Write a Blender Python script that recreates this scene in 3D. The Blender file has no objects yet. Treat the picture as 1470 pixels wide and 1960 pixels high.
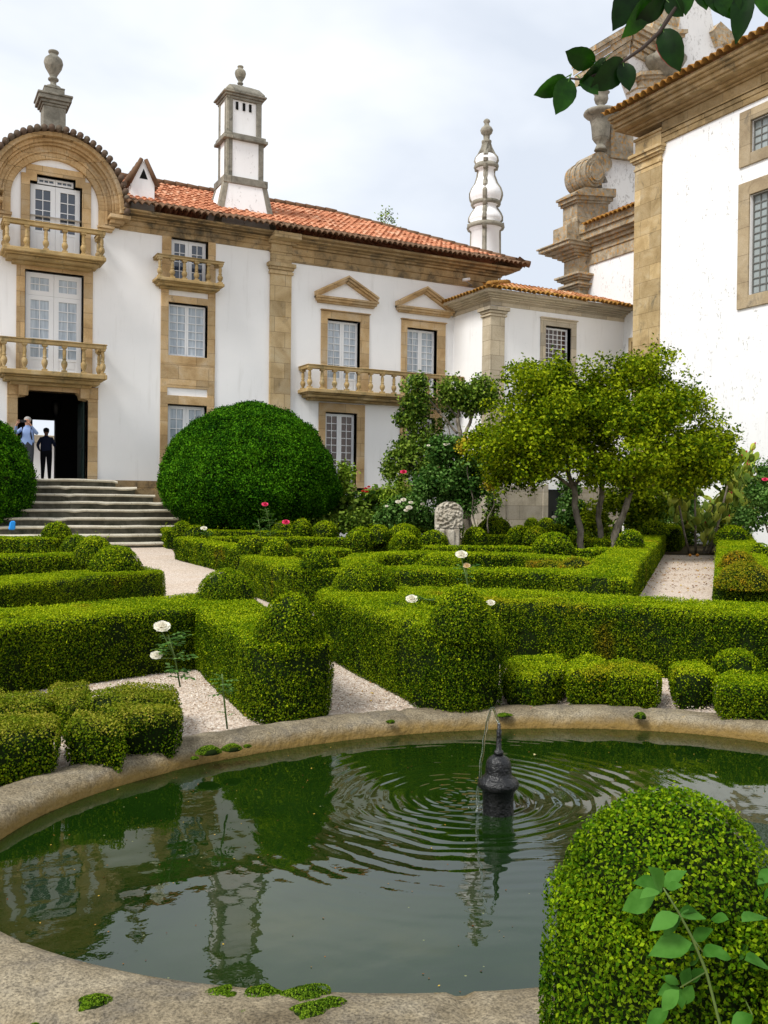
import bpy, math, random
import numpy as np
from mathutils import Vector, noise
from mathutils.geometry import tessellate_polygon
random.seed(7); rng = np.random.default_rng(11)
C = bpy.context.scene.collection
sc = bpy.context.scene
# ------------------------------------------------------------------ camera
FPX, CX, CY = 1774., 735., 980.
PITCH = math.atan(22/1774); ROLL = .011
fw0 = np.array([.466, .8848, 0]); fw0 /= np.linalg.norm(fw0)
rt0 = np.array([fw0[1], -fw0[0], 0]); UP = np.array([0, 0, 1.])
CF = fw0*math.cos(PITCH)-UP*math.sin(PITCH); CU = UP*math.cos(PITCH)+fw0*math.sin(PITCH)
CR = rt0+ROLL*CU; CR /= np.linalg.norm(CR); CU = np.cross(CR, CF)
EYE = np.array([0, 0, 1.5])
cam = bpy.data.cameras.new('camera'); co = bpy.data.objects.new('camera', cam); C.objects.link(co)
from mathutils import Matrix
M = Matrix([[CR[0], CU[0], -CF[0], EYE[0]], [CR[1], CU[1], -CF[1], EYE[1]], [CR[2], CU[2], -CF[2], EYE[2]], [0, 0, 0, 1]])
co.matrix_world = M
cam.sensor_fit = 'VERTICAL'; cam.sensor_height = 36; cam.lens = FPX/1960*36; cam.clip_end = 2000; cam.clip_start = .05
sc.camera = co
sc.render.resolution_x = 768; sc.render.resolution_y = 1024
sc.view_settings.view_transform = 'Standard'; sc.view_settings.look = 'None'; sc.view_settings.gamma = 1
sc.view_settings.use_curve_mapping = False
sc.view_settings.exposure = 0.57
# ------------------------------------------------------------------ sky and sun
SUN = Vector((-.78, -.22, .95)).normalized()
w = bpy.data.worlds.new('World'); sc.world = w; w.use_nodes = True
nt = w.node_tree; N = nt.nodes; L = nt.links
bg = N['Background']; bg.inputs[1].default_value = .1
sky = N.new('ShaderNodeTexSky'); sky.sky_type = 'NISHITA'; sky.sun_disc = False
sky.sun_elevation = math.asin(SUN.z); sky.sun_rotation = math.atan2(SUN.x, SUN.y)
sky.air_density = 1; sky.dust_density = 2
tc = N.new('ShaderNodeTexCoord'); mp = N.new('ShaderNodeMapping'); mp.inputs['Scale'].default_value = (1, 1, 2.2)
L.new(tc.outputs['Generated'], mp.inputs[0])
n1 = N.new('ShaderNodeTexNoise'); n1.inputs['Scale'].default_value = 2.3; n1.inputs['Detail'].default_value = 5; n1.inputs['Distortion'].default_value = .3
n1.inputs['Roughness'].default_value = .5
L.new(mp.outputs[0], n1.inputs['Vector'])
cr = N.new('ShaderNodeValToRGB'); L.new(n1.outputs[0], cr.inputs[0])
cr.color_ramp.elements[0].position = .36; cr.color_ramp.elements[0].color = (.61, .66, .74, 1)
cr.color_ramp.elements[1].position = .62; cr.color_ramp.elements[1].color = (.86, .88, .90, 1)
e = cr.color_ramp.elements.new(.48); e.color = (.72, .76, .82, 1)
mul = N.new('ShaderNodeVectorMath'); mul.operation = 'SCALE'; mul.inputs['Scale'].default_value = 8.8
L.new(cr.outputs[0], mul.inputs[0])
mx = N.new('ShaderNodeMix'); mx.data_type = 'RGBA'; mx.inputs[0].default_value = .93
L.new(sky.outputs[0], mx.inputs['A']); L.new(mul.outputs[0], mx.inputs['B']); L.new(mx.outputs['Result'], bg.inputs[0])
sl = bpy.data.lights.new('sun', 'SUN'); sl.energy = 2.4; sl.angle = math.radians(20); sl.color = (1, .97, .92)
so = bpy.data.objects.new('sun', sl); C.objects.link(so); so.rotation_euler = SUN.to_track_quat('Z', 'Y').to_euler()
# ------------------------------------------------------------------ pixel -> place helpers (1470 x 1960 photo)
def ray(x, y): return CF+CR*(x-CX)/FPX-CU*(y-CY)/FPX
def atz(x, y, z):
    d = ray(x, y); return EYE+d*(z-1.5)/d[2]
def gz(x, y):
    F = .466*x+.8848*y; return .09+.008*max(0, min(F, 26)-6)
def top(x, y, h):
    z = .2+h
    for k in range(4):
        p = atz(x, y, z); z = gz(p[0], p[1])+h
    return p
def atD(x, y, D):
    d = ray(x, y); return EYE+d*D
class Pl:                       # a wall plane: u along it, v = height, d = outwards
    def __init__(s, o, u, n): s.o = np.array(o, float); s.u = np.array(u, float); s.n = np.array(n, float)
    def pt(s, u, v, d=0): return s.o+s.u*u+UP*v+s.n*d
    def px(s, x, y, d=0):
        r = ray(x, y); o = s.o+s.n*d; t = ((o-EYE)@s.n)/(r@s.n); p = EYE+r*t-s.o
        return p@s.u, p[2]
# ------------------------------------------------------------------ objects
def tag(o, label=None, cat=None, group=None, kind=None):
    if label: o['label'] = label
    if cat: o['category'] = cat
    if group: o['group'] = group
    if kind: o['kind'] = kind
    return o
def empty(name, loc, label, cat, group=None, kind=None):
    o = bpy.data.objects.new(name, None); C.objects.link(o); o.location = loc; o.empty_display_size = .1
    o['org'] = [float(a) for a in loc]
    return tag(o, label, cat, group, kind)
def link(name, me, parent=None, org=None):
    o = bpy.data.objects.new(name, me); C.objects.link(o)
    if parent is not None:
        o.parent = parent; org = tuple(parent['org'])
        o['org'] = org
    else:
        org = org if org is not None else (0, 0, 0); o.location = org; o['org'] = [float(a) for a in org]
    me.transform(Matrix.Translation((-org[0], -org[1], -org[2])))
    return o
class MB:
    def __init__(s): s.v = []; s.f = []; s.m = []; s.sm = []
    def add(s, vs, fs, m=0, sm=False):
        b = len(s.v); s.v += [tuple(map(float, p)) for p in vs]
        s.f += [tuple(b+i for i in f) for f in fs]; s.m += [m]*len(fs); s.sm += [sm]*len(fs); return s
    def hexa(s, c, m=0):
        return s.add(c, [(0, 3, 2, 1), (4, 5, 6, 7), (0, 1, 5, 4), (1, 2, 6, 5), (2, 3, 7, 6), (3, 0, 4, 7)], m)
    def box(s, x0, x1, y0, y1, z0, z1, m=0):
        return s.hexa([(x0, y0, z0), (x1, y0, z0), (x1, y1, z0), (x0, y1, z0), (x0, y0, z1), (x1, y0, z1), (x1, y1, z1), (x0, y1, z1)], m)
    def pb(s, P, u0, u1, v0, v1, d0, d1, m=0):
        if u1 < u0: u0, u1 = u1, u0
        if v1 < v0: v0, v1 = v1, v0
        return s.hexa([P.pt(u0, v0, d0), P.pt(u1, v0, d0), P.pt(u1, v0, d1), P.pt(u0, v0, d1), P.pt(u0, v1, d0), P.pt(u1, v1, d0), P.pt(u1, v1, d1), P.pt(u0, v1, d1)], m)
    def prism(s, P, poly, d0, d1, m=0):
        n = len(poly)
        a = [P.pt(u, v, d0) for u, v in poly]; b = [P.pt(u, v, d1) for u, v in poly]
        tr = tessellate_polygon([[Vector((u, v, 0)) for u, v in poly]])
        fs = [tuple(t) for t in tr]+[tuple(n+i for i in reversed(t)) for t in tr]+[(i, (i+1) % n, n+(i+1) % n, n+i) for i in range(n)]
        return s.add(a+b, fs, m)
    def lathe(s, c, prof, n=18, m=0, sm=True, a0=0., q=1.):
        vs = []; fs = []
        for r, z in prof:
            for k in range(n):
                a = a0+2*math.pi*k/n; vs.append((c[0]+r*math.cos(a)*q, c[1]+r*math.sin(a), c[2]+z))
        for i in range(len(prof)-1):
            for k in range(n):
                k2 = (k+1) % n; fs.append((i*n+k, i*n+k2, (i+1)*n+k2, (i+1)*n+k))
        s.add(vs, fs, m, sm)
        b = len(vs); k = len(s.v)-b
        s.f.append(tuple(k+i for i in range(n))[::-1]); s.m.append(m); s.sm.append(False)
        s.f.append(tuple(k+(len(prof)-1)*n+i for i in range(n))); s.m.append(m); s.sm.append(False)
        return s
    def tube(s, pts, rad, n=6, m=0, sm=True):
        pts = [Vector(p) for p in pts]
        if not hasattr(rad, '__len__'): rad = [rad]*len(pts)
        vs = []; fs = []; ref = Vector((.3, .2, 1)).normalized()
        for i, p in enumerate(pts):
            t = (pts[min(i+1, len(pts)-1)]-pts[max(i-1, 0)]).normalized()
            if t.length == 0: t = Vector((0, 0, 1))
            a = t.cross(ref)
            if a.length < .1: a = t.cross(Vector((1, 0, 0)))
            a.normalize(); b = t.cross(a)
            for k in range(n):
                th = 2*math.pi*k/n; vs.append(p+(a*math.cos(th)+b*math.sin(th))*rad[i])
        for i in range(len(pts)-1):
            for k in range(n):
                k2 = (k+1) % n; fs.append((i*n+k, i*n+k2, (i+1)*n+k2, (i+1)*n+k))
        fs.append(tuple(range(n))[::-1]); fs.append(tuple((len(pts)-1)*n+i for i in range(n)))
        return s.add(vs, fs, m, sm)
    def build(s, name, mats, parent=None, org=None, bevel=0, weld=False):
        me = bpy.data.meshes.new(name); me.from_pydata(s.v, [], s.f)
        for mt in (mats if isinstance(mats, (list, tuple)) else [mats]): me.materials.append(mt)
        me.polygons.foreach_set('material_index', s.m); me.polygons.foreach_set('use_smooth', s.sm); me.update()
        o = link(name, me, parent, org)
        if bevel:
            b = o.modifiers.new('bevel', 'BEVEL'); b.width = bevel; b.segments = 1; b.limit_method = 'ANGLE'
        return o
# ------------------------------------------------------------------ materials
def mat(name, base=(.5, .5, .5), rough=.8, spec=.3, bump=0, bscale=20, metal=0):
    m = bpy.data.materials.new(name); m.use_nodes = True
    b = m.node_tree.nodes['Principled BSDF']
    b.inputs['Base Color'].default_value = (*base, 1); b.inputs['Roughness'].default_value = rough
    b.inputs['Specular IOR Level'].default_value = spec; b.inputs['Metallic'].default_value = metal
    if bump:
        nd = G(m, 'ShaderNodeTexNoise', Scale=bscale, Detail=6); co_(m, nd)
        addbump(m, nd.outputs[0], bump)
    return m
def G(m, t, **kw):
    n = m.node_tree.nodes.new(t)
    for k, v in kw.items():
        if k in n.inputs: n.inputs[k].default_value = v
        else: setattr(n, k, v)
    return n
def LK(m, a, b): m.node_tree.links.new(a, b)
def co_(m, nd, scale=None):
    t = G(m, 'ShaderNodeNewGeometry'); src = t.outputs['Position']
    if scale:
        mp = G(m, 'ShaderNodeMapping'); mp.inputs['Scale'].default_value = scale; LK(m, src, mp.inputs[0]); src = mp.outputs[0]
    LK(m, src, nd.inputs['Vector']); return nd
def addbump(m, sock, strength, dist=.02):
    bp = G(m, 'ShaderNodeBump', Strength=strength, Distance=dist); LK(m, sock, bp.inputs['Height'])
    b = m.node_tree.nodes['Principled BSDF']; LK(m, bp.outputs[0], b.inputs['Normal'])
def ramp(m, sock, stops):
    r = G(m, 'ShaderNodeValToRGB'); LK(m, sock, r.inputs[0]); el = r.color_ramp.elements
    el[0].position = stops[0][0]; el[0].color = (*stops[0][1], 1); el[1].position = stops[-1][0]; el[1].color = (*stops[-1][1], 1)
    for p, c in stops[1:-1]:
        e = el.new(p); e.color = (*c, 1)
    return r.outputs[0]
def mixc(m, fac, a, b, mode='MIX'):
    x = G(m, 'ShaderNodeMix', data_type='RGBA', blend_type=mode)
    for s, v in ((x.inputs[0], fac), (x.inputs['A'], a), (x.inputs['B'], b)):
        if hasattr(v, 'links') or hasattr(v, 'is_linked'): LK(m, v, s)
        elif isinstance(v, tuple): s.default_value = (*v, 1)
        else: s.default_value = v
    return x.outputs['Result']
def base(m, sock): LK(m, sock, m.node_tree.nodes['Principled BSDF'].inputs['Base Color'])
def noi(m, scale, det=5, sc3=None, dist=0., rough=.6):
    n = G(m, 'ShaderNodeTexNoise', Scale=scale, Detail=det, Distortion=dist, Roughness=rough); co_(m, n, sc3); return n.outputs[0]
def W3(v): return (v, v, v)

def plaster_mat(name, dirt=.58, col=(.90, .895, .89)):
    m = mat(name, rough=.9, spec=.15)
    a = ramp(m, noi(m, .7, 4), [(.3, (col[0]*.94, col[1]*.945, col[2]*.95)), (.7, col)])
    st = ramp(m, noi(m, 3.0, 8, (1, 1, .45), .3, .7), [(dirt, W3(0)), (dirt+.09, W3(1))])
    sp = ramp(m, noi(m, 14, 6, (1, 1, .6), 0, .7), [(dirt+.02, W3(0)), (dirt+.1, W3(.8))])
    f = mixc(m, 1., st, sp, 'MULTIPLY')
    c = mixc(m, f, a, (.33, .32, .30))
    sk = ramp(m, noi(m, 5.5, 6, (1, 1, .10), .2, .65), [(.56, W3(0)), (.72, W3(.22))]); c = mixc(m, sk, c, (.50, .48, .44))
    base(m, c); addbump(m, noi(m, 25, 6), .25, .01); return m
PLASTER = plaster_mat('plaster', .60); PLASTER_C = plaster_mat('church_plaster', .508, (.86, .86, .86))
PLASTER_A = plaster_mat('annex_plaster', .57)
def stone_mat(name, c1, c2, c3, grime=.6, gcol=(.09, .085, .075), joint=(1.1, .42), lich=None, bump=.4, sc_=1.):
    m = mat(name, rough=.88, spec=.2)
    t = G(m, 'ShaderNodeNewGeometry'); s = G(m, 'ShaderNodeSeparateXYZ'); LK(m, t.outputs['Position'], s.inputs[0])
    ad = G(m, 'ShaderNodeMath', operation='ADD'); LK(m, s.outputs[0], ad.inputs[0]); LK(m, s.outputs[1], ad.inputs[1])
    cb = G(m, 'ShaderNodeCombineXYZ'); LK(m, ad.outputs[0], cb.inputs[0]); LK(m, s.outputs[2], cb.inputs[1])
    br = G(m, 'ShaderNodeTexBrick', Scale=1.); LK(m, cb.outputs[0], br.inputs['Vector'])
    br.inputs['Brick Width'].default_value = joint[0]; br.inputs['Row Height'].default_value = joint[1]
    br.inputs['Mortar Size'].default_value = .007; br.inputs['Color1'].default_value = (.78, .78, .78, 1); br.inputs['Color2'].default_value = (1.15, 1.12, 1.06, 1)
    br.inputs['Mortar'].default_value = (.5, .47, .42, 1); br.inputs['Bias'].default_value = .1
    a = ramp(m, noi(m, 1.7*sc_, 6, None, .6), [(.3, c1), (.5, c2), (.72, c3)])
    a = mixc(m, 1., a, br.outputs[0], 'MULTIPLY')
    g = ramp(m, noi(m, 2.2*sc_, 8, (1, 1, .7), .5, .7), [(grime, W3(0)), (grime+.14, W3(.8))])
    a = mixc(m, g, a, gcol)
    if lich:
        g2 = ramp(m, noi(m, 4.5*sc_, 8, None, .4, .7), [(lich[0], W3(0)), (lich[0]+.08, W3(.85))])
        a = mixc(m, g2, a, lich[1])
    fine = ramp(m, noi(m, 40, 4), [(.3, W3(.82)), (.7, W3(1.1))])
    base(m, mixc(m, 1., a, fine, 'MULTIPLY')); addbump(m, noi(m, 18, 8), bump, .02); return m
STONE = stone_mat('ochre_granite', (.38, .25, .12), (.52, .37, .20), (.58, .46, .31), .60, (.15, .12, .09), lich=(.64, (.42, .22, .06)))
STONE_BAL = stone_mat('mossy_granite', (.28, .20, .09), (.42, .30, .14), (.50, .40, .24), .54, (.12, .11, .06), (3, 2), (.60, (.34, .22, .04)))
STONE_CORN = stone_mat('weathered_cornice_stone', (.22, .16, .09), (.38, .27, .14), (.48, .37, .23), .50, (.07, .065, .05), (1.3, .6))
STONE_PALE = stone_mat('pale_granite', (.42, .36, .27), (.50, .44, .34), (.55, .49, .39), .7, (.2, .18, .14))
STONE_GREY = stone_mat('grey_lichen_stone', (.18, .17, .14), (.27, .255, .21), (.36, .34, .29), .55, (.07, .07, .055), (5, 5), (.66, (.42, .41, .36)), .7, 2)
STONE_CH = stone_mat('church_quoin_stone', (.32, .23, .11), (.45, .34, .18), (.54, .45, .30), .55, (.13, .115, .08), (.9, .52), (.66, (.52, .28, .06)))
STONE_LICH = stone_mat('orange_lichen_stone', (.22, .18, .12), (.36, .31, .23), (.50, .45, .36), .55, (.07, .065, .055), (4, 4), (.53, (.50, .24, .03)), .8, 2)
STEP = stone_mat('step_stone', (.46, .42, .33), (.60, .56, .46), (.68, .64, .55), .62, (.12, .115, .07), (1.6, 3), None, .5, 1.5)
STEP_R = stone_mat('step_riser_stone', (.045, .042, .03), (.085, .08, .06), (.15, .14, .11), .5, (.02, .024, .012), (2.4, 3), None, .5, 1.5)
RIM = stone_mat('pool_rim_stone', (.15, .12, .075), (.27, .225, .15), (.37, .32, .23), .50, (.15, .13, .10), (900, 900), (.64, (.36, .25, .08)), 1.3, 2.2)
sp_ = ramp(RIM, noi(RIM, 110, 3), [(.36, W3(.55)), (.5, W3(1.0)), (.66, W3(1.35))]); base(RIM, mixc(RIM, 1., RIM.node_tree.nodes['Principled BSDF'].inputs['Base Color'].links[0].from_socket, sp_, 'MULTIPLY'))
WHITE = mat('white_paint', (.78, .79, .80), .45, .4)
DARKPAINT = mat('dark_green_paint', (.012, .016, .016), .5, .3)
GLASS = mat('window_glass', (.03, .045, .075), .04, .8)
GLASS_D = mat('dark_brown_glass', (.045, .02, .018), .05, .6)
def curtain():
    m = mat('curtained_glass', (.45, .47, .48), .15, .6)
    n = noi(m, 6, 3, (3, 3, .25)); base(m, ramp(m, n, [(.3, (.26, .32, .38)), (.7, (.54, .60, .66))])); return m
GLASS_C = curtain()
GLASS_G = mat('pale_leaded_glass', (.30, .34, .34), .12, .6)
DARK = mat('dark_interior', (.012, .012, .011), .9, .1)
IRON = mat('cast_iron', (.004, .004, .004), .3, .45, .5, 70)
BARK = mat('bark', (.2, .17, .13), .9, .1, .8, 30)
b_ = ramp(BARK, noi(BARK, 9, 6, (1, 1, .5)), [(.3, (.09, .075, .055)), (.7, (.30, .26, .2))]); base(BARK, b_)
def tile_mat(name, cs, lich):
    m = mat(name, rough=.85, spec=.15)
    uv = G(m, 'ShaderNodeUVMap'); s = G(m, 'ShaderNodeSeparateXYZ'); LK(m, uv.outputs[0], s.inputs[0])
    f1 = G(m, 'ShaderNodeMath', operation='FLOOR'); LK(m, s.outputs[0], f1.inputs[0])
    f2 = G(m, 'ShaderNodeMath', operation='FLOOR'); LK(m, s.outputs[1], f2.inputs[0])
    cb = G(m, 'ShaderNodeCombineXYZ'); LK(m, f1.outputs[0], cb.inputs[0]); LK(m, f2.outputs[0], cb.inputs[1])
    wn = G(m, 'ShaderNodeTexWhiteNoise'); LK(m, cb.outputs[0], wn.inputs['Vector'])
    a = ramp(m, wn.outputs[0], [(0, cs[0]), (.35, cs[1]), (.75, cs[2]), (1, cs[3])])
    g = ramp(m, noi(m, 2.4, 7, None, .3), [(lich[0], W3(0)), (lich[0]+.15, W3(.85))])
    # old tiles at the eave row carry dark growth
    edge = G(m, 'ShaderNodeMath', operation='LESS_THAN'); LK(m, s.outputs[1], edge.inputs[0]); edge.inputs[1].default_value = 1.9
    e2 = ramp(m, edge.outputs[0], [(0, W3(0)), (1, W3(.86))])
    a = mixc(m, e2, a, lich[2]); a = mixc(m, g, a, lich[1])
    base(m, a); addbump(m, noi(m, 30, 5), .4, .01); return m
TILE = tile_mat('clay_roof_tiles', [(.33, .13, .065), (.47, .185, .095), (.54, .24, .13), (.57, .33, .21)], (.60, (.20, .12, .07), (.085, .06, .035)))
TILE_L = tile_mat('lichen_roof_tiles', [(.28, .11, .05), (.46, .19, .08), (.52, .27, .13), (.6, .4, .25)], (.56, (.36, .22, .02), (.26, .13, .02)))
def leaf_mat(name, dark, mid, light, odd=None, oddpos=.66, pscale=1.2, gloss=.6, trans=.2, spec=.04, emph=.5):
    """colour of each leaf: a random tint per leaf over slow patches"""
    m = mat(name, rough=gloss, spec=spec)
    at = G(m, 'ShaderNodeAttribute', attribute_name='tint')
    n = noi(m, pscale, 5, None, 0, .55)
    mm = G(m, 'ShaderNodeMath', operation='MULTIPLY_ADD'); LK(m, n, mm.inputs[0]); mm.inputs[1].default_value = 1.3; mm.inputs[2].default_value = -.65
    ad = G(m, 'ShaderNodeMath', operation='ADD'); LK(m, at.outputs['Fac'], ad.inputs[0]); LK(m, mm.outputs[0], ad.inputs[1])
    a = ramp(m, ad.outputs[0], [(.05, dark), (.5, mid), (.95, light)])
    if odd:
        g = ramp(m, noi(m, pscale*.8, 5, None, .4, .65), [(oddpos, W3(0)), (oddpos+.10, W3(.7))])
        wn = ramp(m, at.outputs['Fac'], [(.3, W3(.25)), (.9, W3(1))])
        a = mixc(m, mixc(m, 1., g, wn, 'MULTIPLY'), a, odd)
    base(m, a)
    if trans:
        tb = G(m, 'ShaderNodeBsdfTranslucent'); LK(m, mixc(m, 1., a, (1.4, 1.5, .7), 'MULTIPLY'), tb.inputs[0])
        ms = G(m, 'ShaderNodeMixShader'); ms.inputs[0].default_value = trans
        LK(m, m.node_tree.nodes['Principled BSDF'].outputs[0], ms.inputs[1]); LK(m, tb.outputs[0], ms.inputs[2])
        LK(m, ms.outputs[0], m.node_tree.nodes['Material Output'].inputs[0])
    return m
BOX = leaf_mat('boxwood_leaves', (.006, .024, .0005), (.052, .108, .0012), (.185, .24, .005), (.34, .16, .01), .63, 1.2)  # side leaves, kept darker so part of the faces' shade is painted in
BOXTOP = leaf_mat('boxwood_lit_new_growth', (.06, .13, .001), (.19, .275, .002), (.38, .44, .008), (.42, .27, .015), .60, 1.4)  # young top growth, brightened further to paint in light from above
BOXO = leaf_mat('boxwood_orange_leaves', (.05, .09, .003), (.18, .20, .006), (.34, .28, .012), (.46, .19, .01), .5, 4)
BOXN = leaf_mat('fresh_boxwood_leaves', (.005, .026, .0005), (.042, .108, .001), (.13, .21, .005), (.26, .18, .01), .64, 2.5)
BOXNT = leaf_mat('fresh_boxwood_lit_tips', (.03, .09, .001), (.095, .19, .002), (.22, .32, .006), (.30, .24, .01), .64, 2.5)  # young tips on the topiary's top, with light from above painted in too
BOXBROWN = leaf_mat('boxwood_brown_tips', (.08, .12, .004), (.20, .22, .012), (.34, .31, .04), (.10, .19, .004), .50, 6)
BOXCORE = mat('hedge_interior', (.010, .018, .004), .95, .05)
YEW = leaf_mat('yew_foliage', (.003, .024, .001), (.024, .100, .002), (.085, .23, .006), None, .7, 1.6, .7, .15, .03)
CITRUS = leaf_mat('tree_leaves', (.022, .055, .001), (.125, .19, .002), (.33, .39, .010), (.42, .28, .02), .68, 1.0)
DEEP = leaf_mat('glossy_leaves', (.014, .040, .005), (.08, .15, .012), (.26, .36, .05), None, .7, 1.2, .4)
ROSEL = leaf_mat('rose_leaves', (.014, .05, .006), (.06, .145, .022), (.17, .30, .07), None, .7, 1.2, .5)
LIME = leaf_mat('lime_leaves', (.08, .16, .01), (.22, .34, .03), (.40, .5, .06), None, .7, 1.2, .4)
YELL = leaf_mat('yellow_leaves', (.2, .2, .01), (.48, .36, .02), (.6, .5, .05), None, .7, 1.2, .5)
MOSS = leaf_mat('moss', (.03, .07, .004), (.08, .16, .006), (.2, .3, .02), (.3, .22, .02), .62, 9, .9, .1)
CACT = leaf_mat('cactus_skin', (.08, .13, .02), (.20, .28, .035), (.42, .45, .07), (.38, .30, .05), .62, 2.5, .5, 0)
STEM = mat('green_stem', (.09, .14, .03), .6, .3)
def petal(name, c):
    m = mat(name, c, .6, .1); tb = G(m, 'ShaderNodeBsdfTranslucent'); tb.inputs[0].default_value = (*c, 1); ms = G(m, 'ShaderNodeMixShader'); ms.inputs[0].default_value = .45
    LK(m, m.node_tree.nodes['Principled BSDF'].outputs[0], ms.inputs[1]); LK(m, tb.outputs[0], ms.inputs[2]); LK(m, ms.outputs[0], m.node_tree.nodes['Material Output'].inputs[0]); return m
PETW = petal('white_petals', (.93, .90, .80)); PETC = petal('cream_petals', (.88, .72, .46))
PETP = mat('pink_petals', (.75, .06, .16), .6, .2); PETR = mat('red_petals', (.55, .02, .02), .6, .2)
print('materials ok')
# ------------------------------------------------------------------ leaves
def leaf_mesh(name, groups, parent=None, org=None, core=None, mats=None):
    """groups: list of (points Nx3, normals Nx3, size, matindex, tilt); core: MB; one mesh"""
    VS = []; FS = []; MI = []; TI = []; nb = 0
    cv = np.array(core.v, float).reshape(-1, 3) if core else np.zeros((0, 3))
    nb = len(cv)
    for P, Nn, size, mi, tilt in groups:
        n = len(P)
        if n == 0: continue
        d = Nn+rng.normal(0, tilt, (n, 3)); d /= np.linalg.norm(d, axis=1)[:, None]+1e-9
        r = rng.normal(0, 1, (n, 3)); a = np.cross(d, r); a /= np.linalg.norm(a, axis=1)[:, None]+1e-9
        b = np.cross(d, a)
        s = size*rng.uniform(.7, 1.3, (n, 1))
        L_ = a*s*.5; W_ = b*s*.33
        q = np.stack([P-L_, P+W_-L_*.1+d*s*.08, P+L_, P-W_-L_*.1+d*s*.08], 1).reshape(-1, 3)
        VS.append(q); k = np.arange(n*4).reshape(n, 4)+nb; FS.append(k); nb += n*4
        MI.append(np.full(n, mi)); TI.append(rng.uniform(0, 1, n))
    V = np.concatenate([cv]+VS) if VS else cv
    lf = np.concatenate(FS) if FS else np.zeros((0, 4), int)
    cl = [i for f in (core.f if core else []) for i in f]; ct = [len(f) for f in (core.f if core else [])]
    me = bpy.data.meshes.new(name); me.vertices.add(len(V)); me.vertices.foreach_set('co', V.ravel().astype(np.float32))
    loops = np.concatenate([np.array(cl, int), lf.ravel()]).astype(np.int32); tot = np.concatenate([np.array(ct, int), np.full(len(lf), 4)]).astype(np.int32)
    me.loops.add(len(loops)); me.loops.foreach_set('vertex_index', loops)
    me.polygons.add(len(tot)); st = np.concatenate([[0], np.cumsum(tot)[:-1]]).astype(np.int32)
    me.polygons.foreach_set('loop_start', st)
    nc = len(ct)
    mi = np.concatenate([np.array(core.m if core else [], int)]+MI).astype(np.int32)
    me.polygons.foreach_set('material_index', mi)
    me.update(calc_edges=True)
    at = me.attributes.new('tint', 'FLOAT', 'FACE'); ti = np.concatenate([np.full(nc, .3)]+TI).astype(np.float32); at.data.foreach_set('value', ti)
    for m_ in mats: me.materials.append(m_)
    return link(name, me, parent, org)
def quad_samples(Q, dens):
    """Q: list of 4 corners arrays; returns points + normals"""
    Ps = []; Ns = []
    for q in Q:
        q = np.array(q, float)
        n = np.cross(q[1]-q[0], q[3]-q[0]); ar = np.linalg.norm(n)
        if ar < 1e-8: continue
        n /= ar
        dd = dens*(1 if n@(EYE-q[0]) > 0 or n[2] > .5 else .45)
        k = rng.poisson(ar*dd)
        if k == 0: continue
        s = rng.uniform(0, 1, (k, 1)); t = rng.uniform(0, 1, (k, 1))
        Ps.append(q[0]*(1-s)*(1-t)+q[1]*s*(1-t)+q[2]*s*t+q[3]*(1-s)*t); Ns.append(np.repeat(n[None], k, 0))
    if not Ps: return np.zeros((0, 3)), np.zeros((0, 3))
    return np.concatenate(Ps), np.concatenate(Ns)
def lsize(D): return .0105 if D < 3.2 else (.0142 if D < 8.5 else min(.034, .0150+.0022*(D-8.5)))
def dens_for(s, cover=1.3): return cover/(.33*s*s)
def nz(p, f, a): return a*noise.noise(Vector((p[0]*f, p[1]*f, p[2]*f)))
def outline(pts, w, round_ends=(0, 0)):
    """offset a plan polyline to a closed outline"""
    pts = [np.array(p[:2], float) for p in pts]; n = len(pts); Ls = []; Rs = []
    for i, p in enumerate(pts):
        a = pts[i]-pts[i-1] if i else pts[1]-pts[0]; b = pts[i+1]-pts[i] if i < n-1 else a
        a = a/np.linalg.norm(a); b = b/np.linalg.norm(b); t = a+b; t /= np.linalg.norm(t); nn = np.array([-t[1], t[0]])
        k = 1/max(.5, nn@np.array([-a[1], a[0]]))
        Ls.append(p+nn*w/2*k); Rs.append(p-nn*w/2*k)
    def cap(c, d, r):
        nn = np.array([-d[1], d[0]]); return [c-nn*w/2*math.cos(a)+d*w/2*math.sin(a)*r for a in np.linspace(0, math.pi, 9)][1:-1]
    out = list(Rs)
    if round_ends[1]: d = pts[-1]-pts[-2]; out += cap(pts[-1], d/np.linalg.norm(d), round_ends[1])
    out += Ls[::-1]
    if round_ends[0]: d = pts[0]-pts[1]; out += cap(pts[0], d/np.linalg.norm(d), round_ends[0])
    return out
def resample(poly, step):
    out = []
    n = len(poly)
    for i in range(n):
        a, b = np.array(poly[i]), np.array(poly[(i+1) % n]); k = max(1, int(np.linalg.norm(b-a)/step))
        out += [a+(b-a)*j/k for j in range(k)]
    return out
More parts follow.
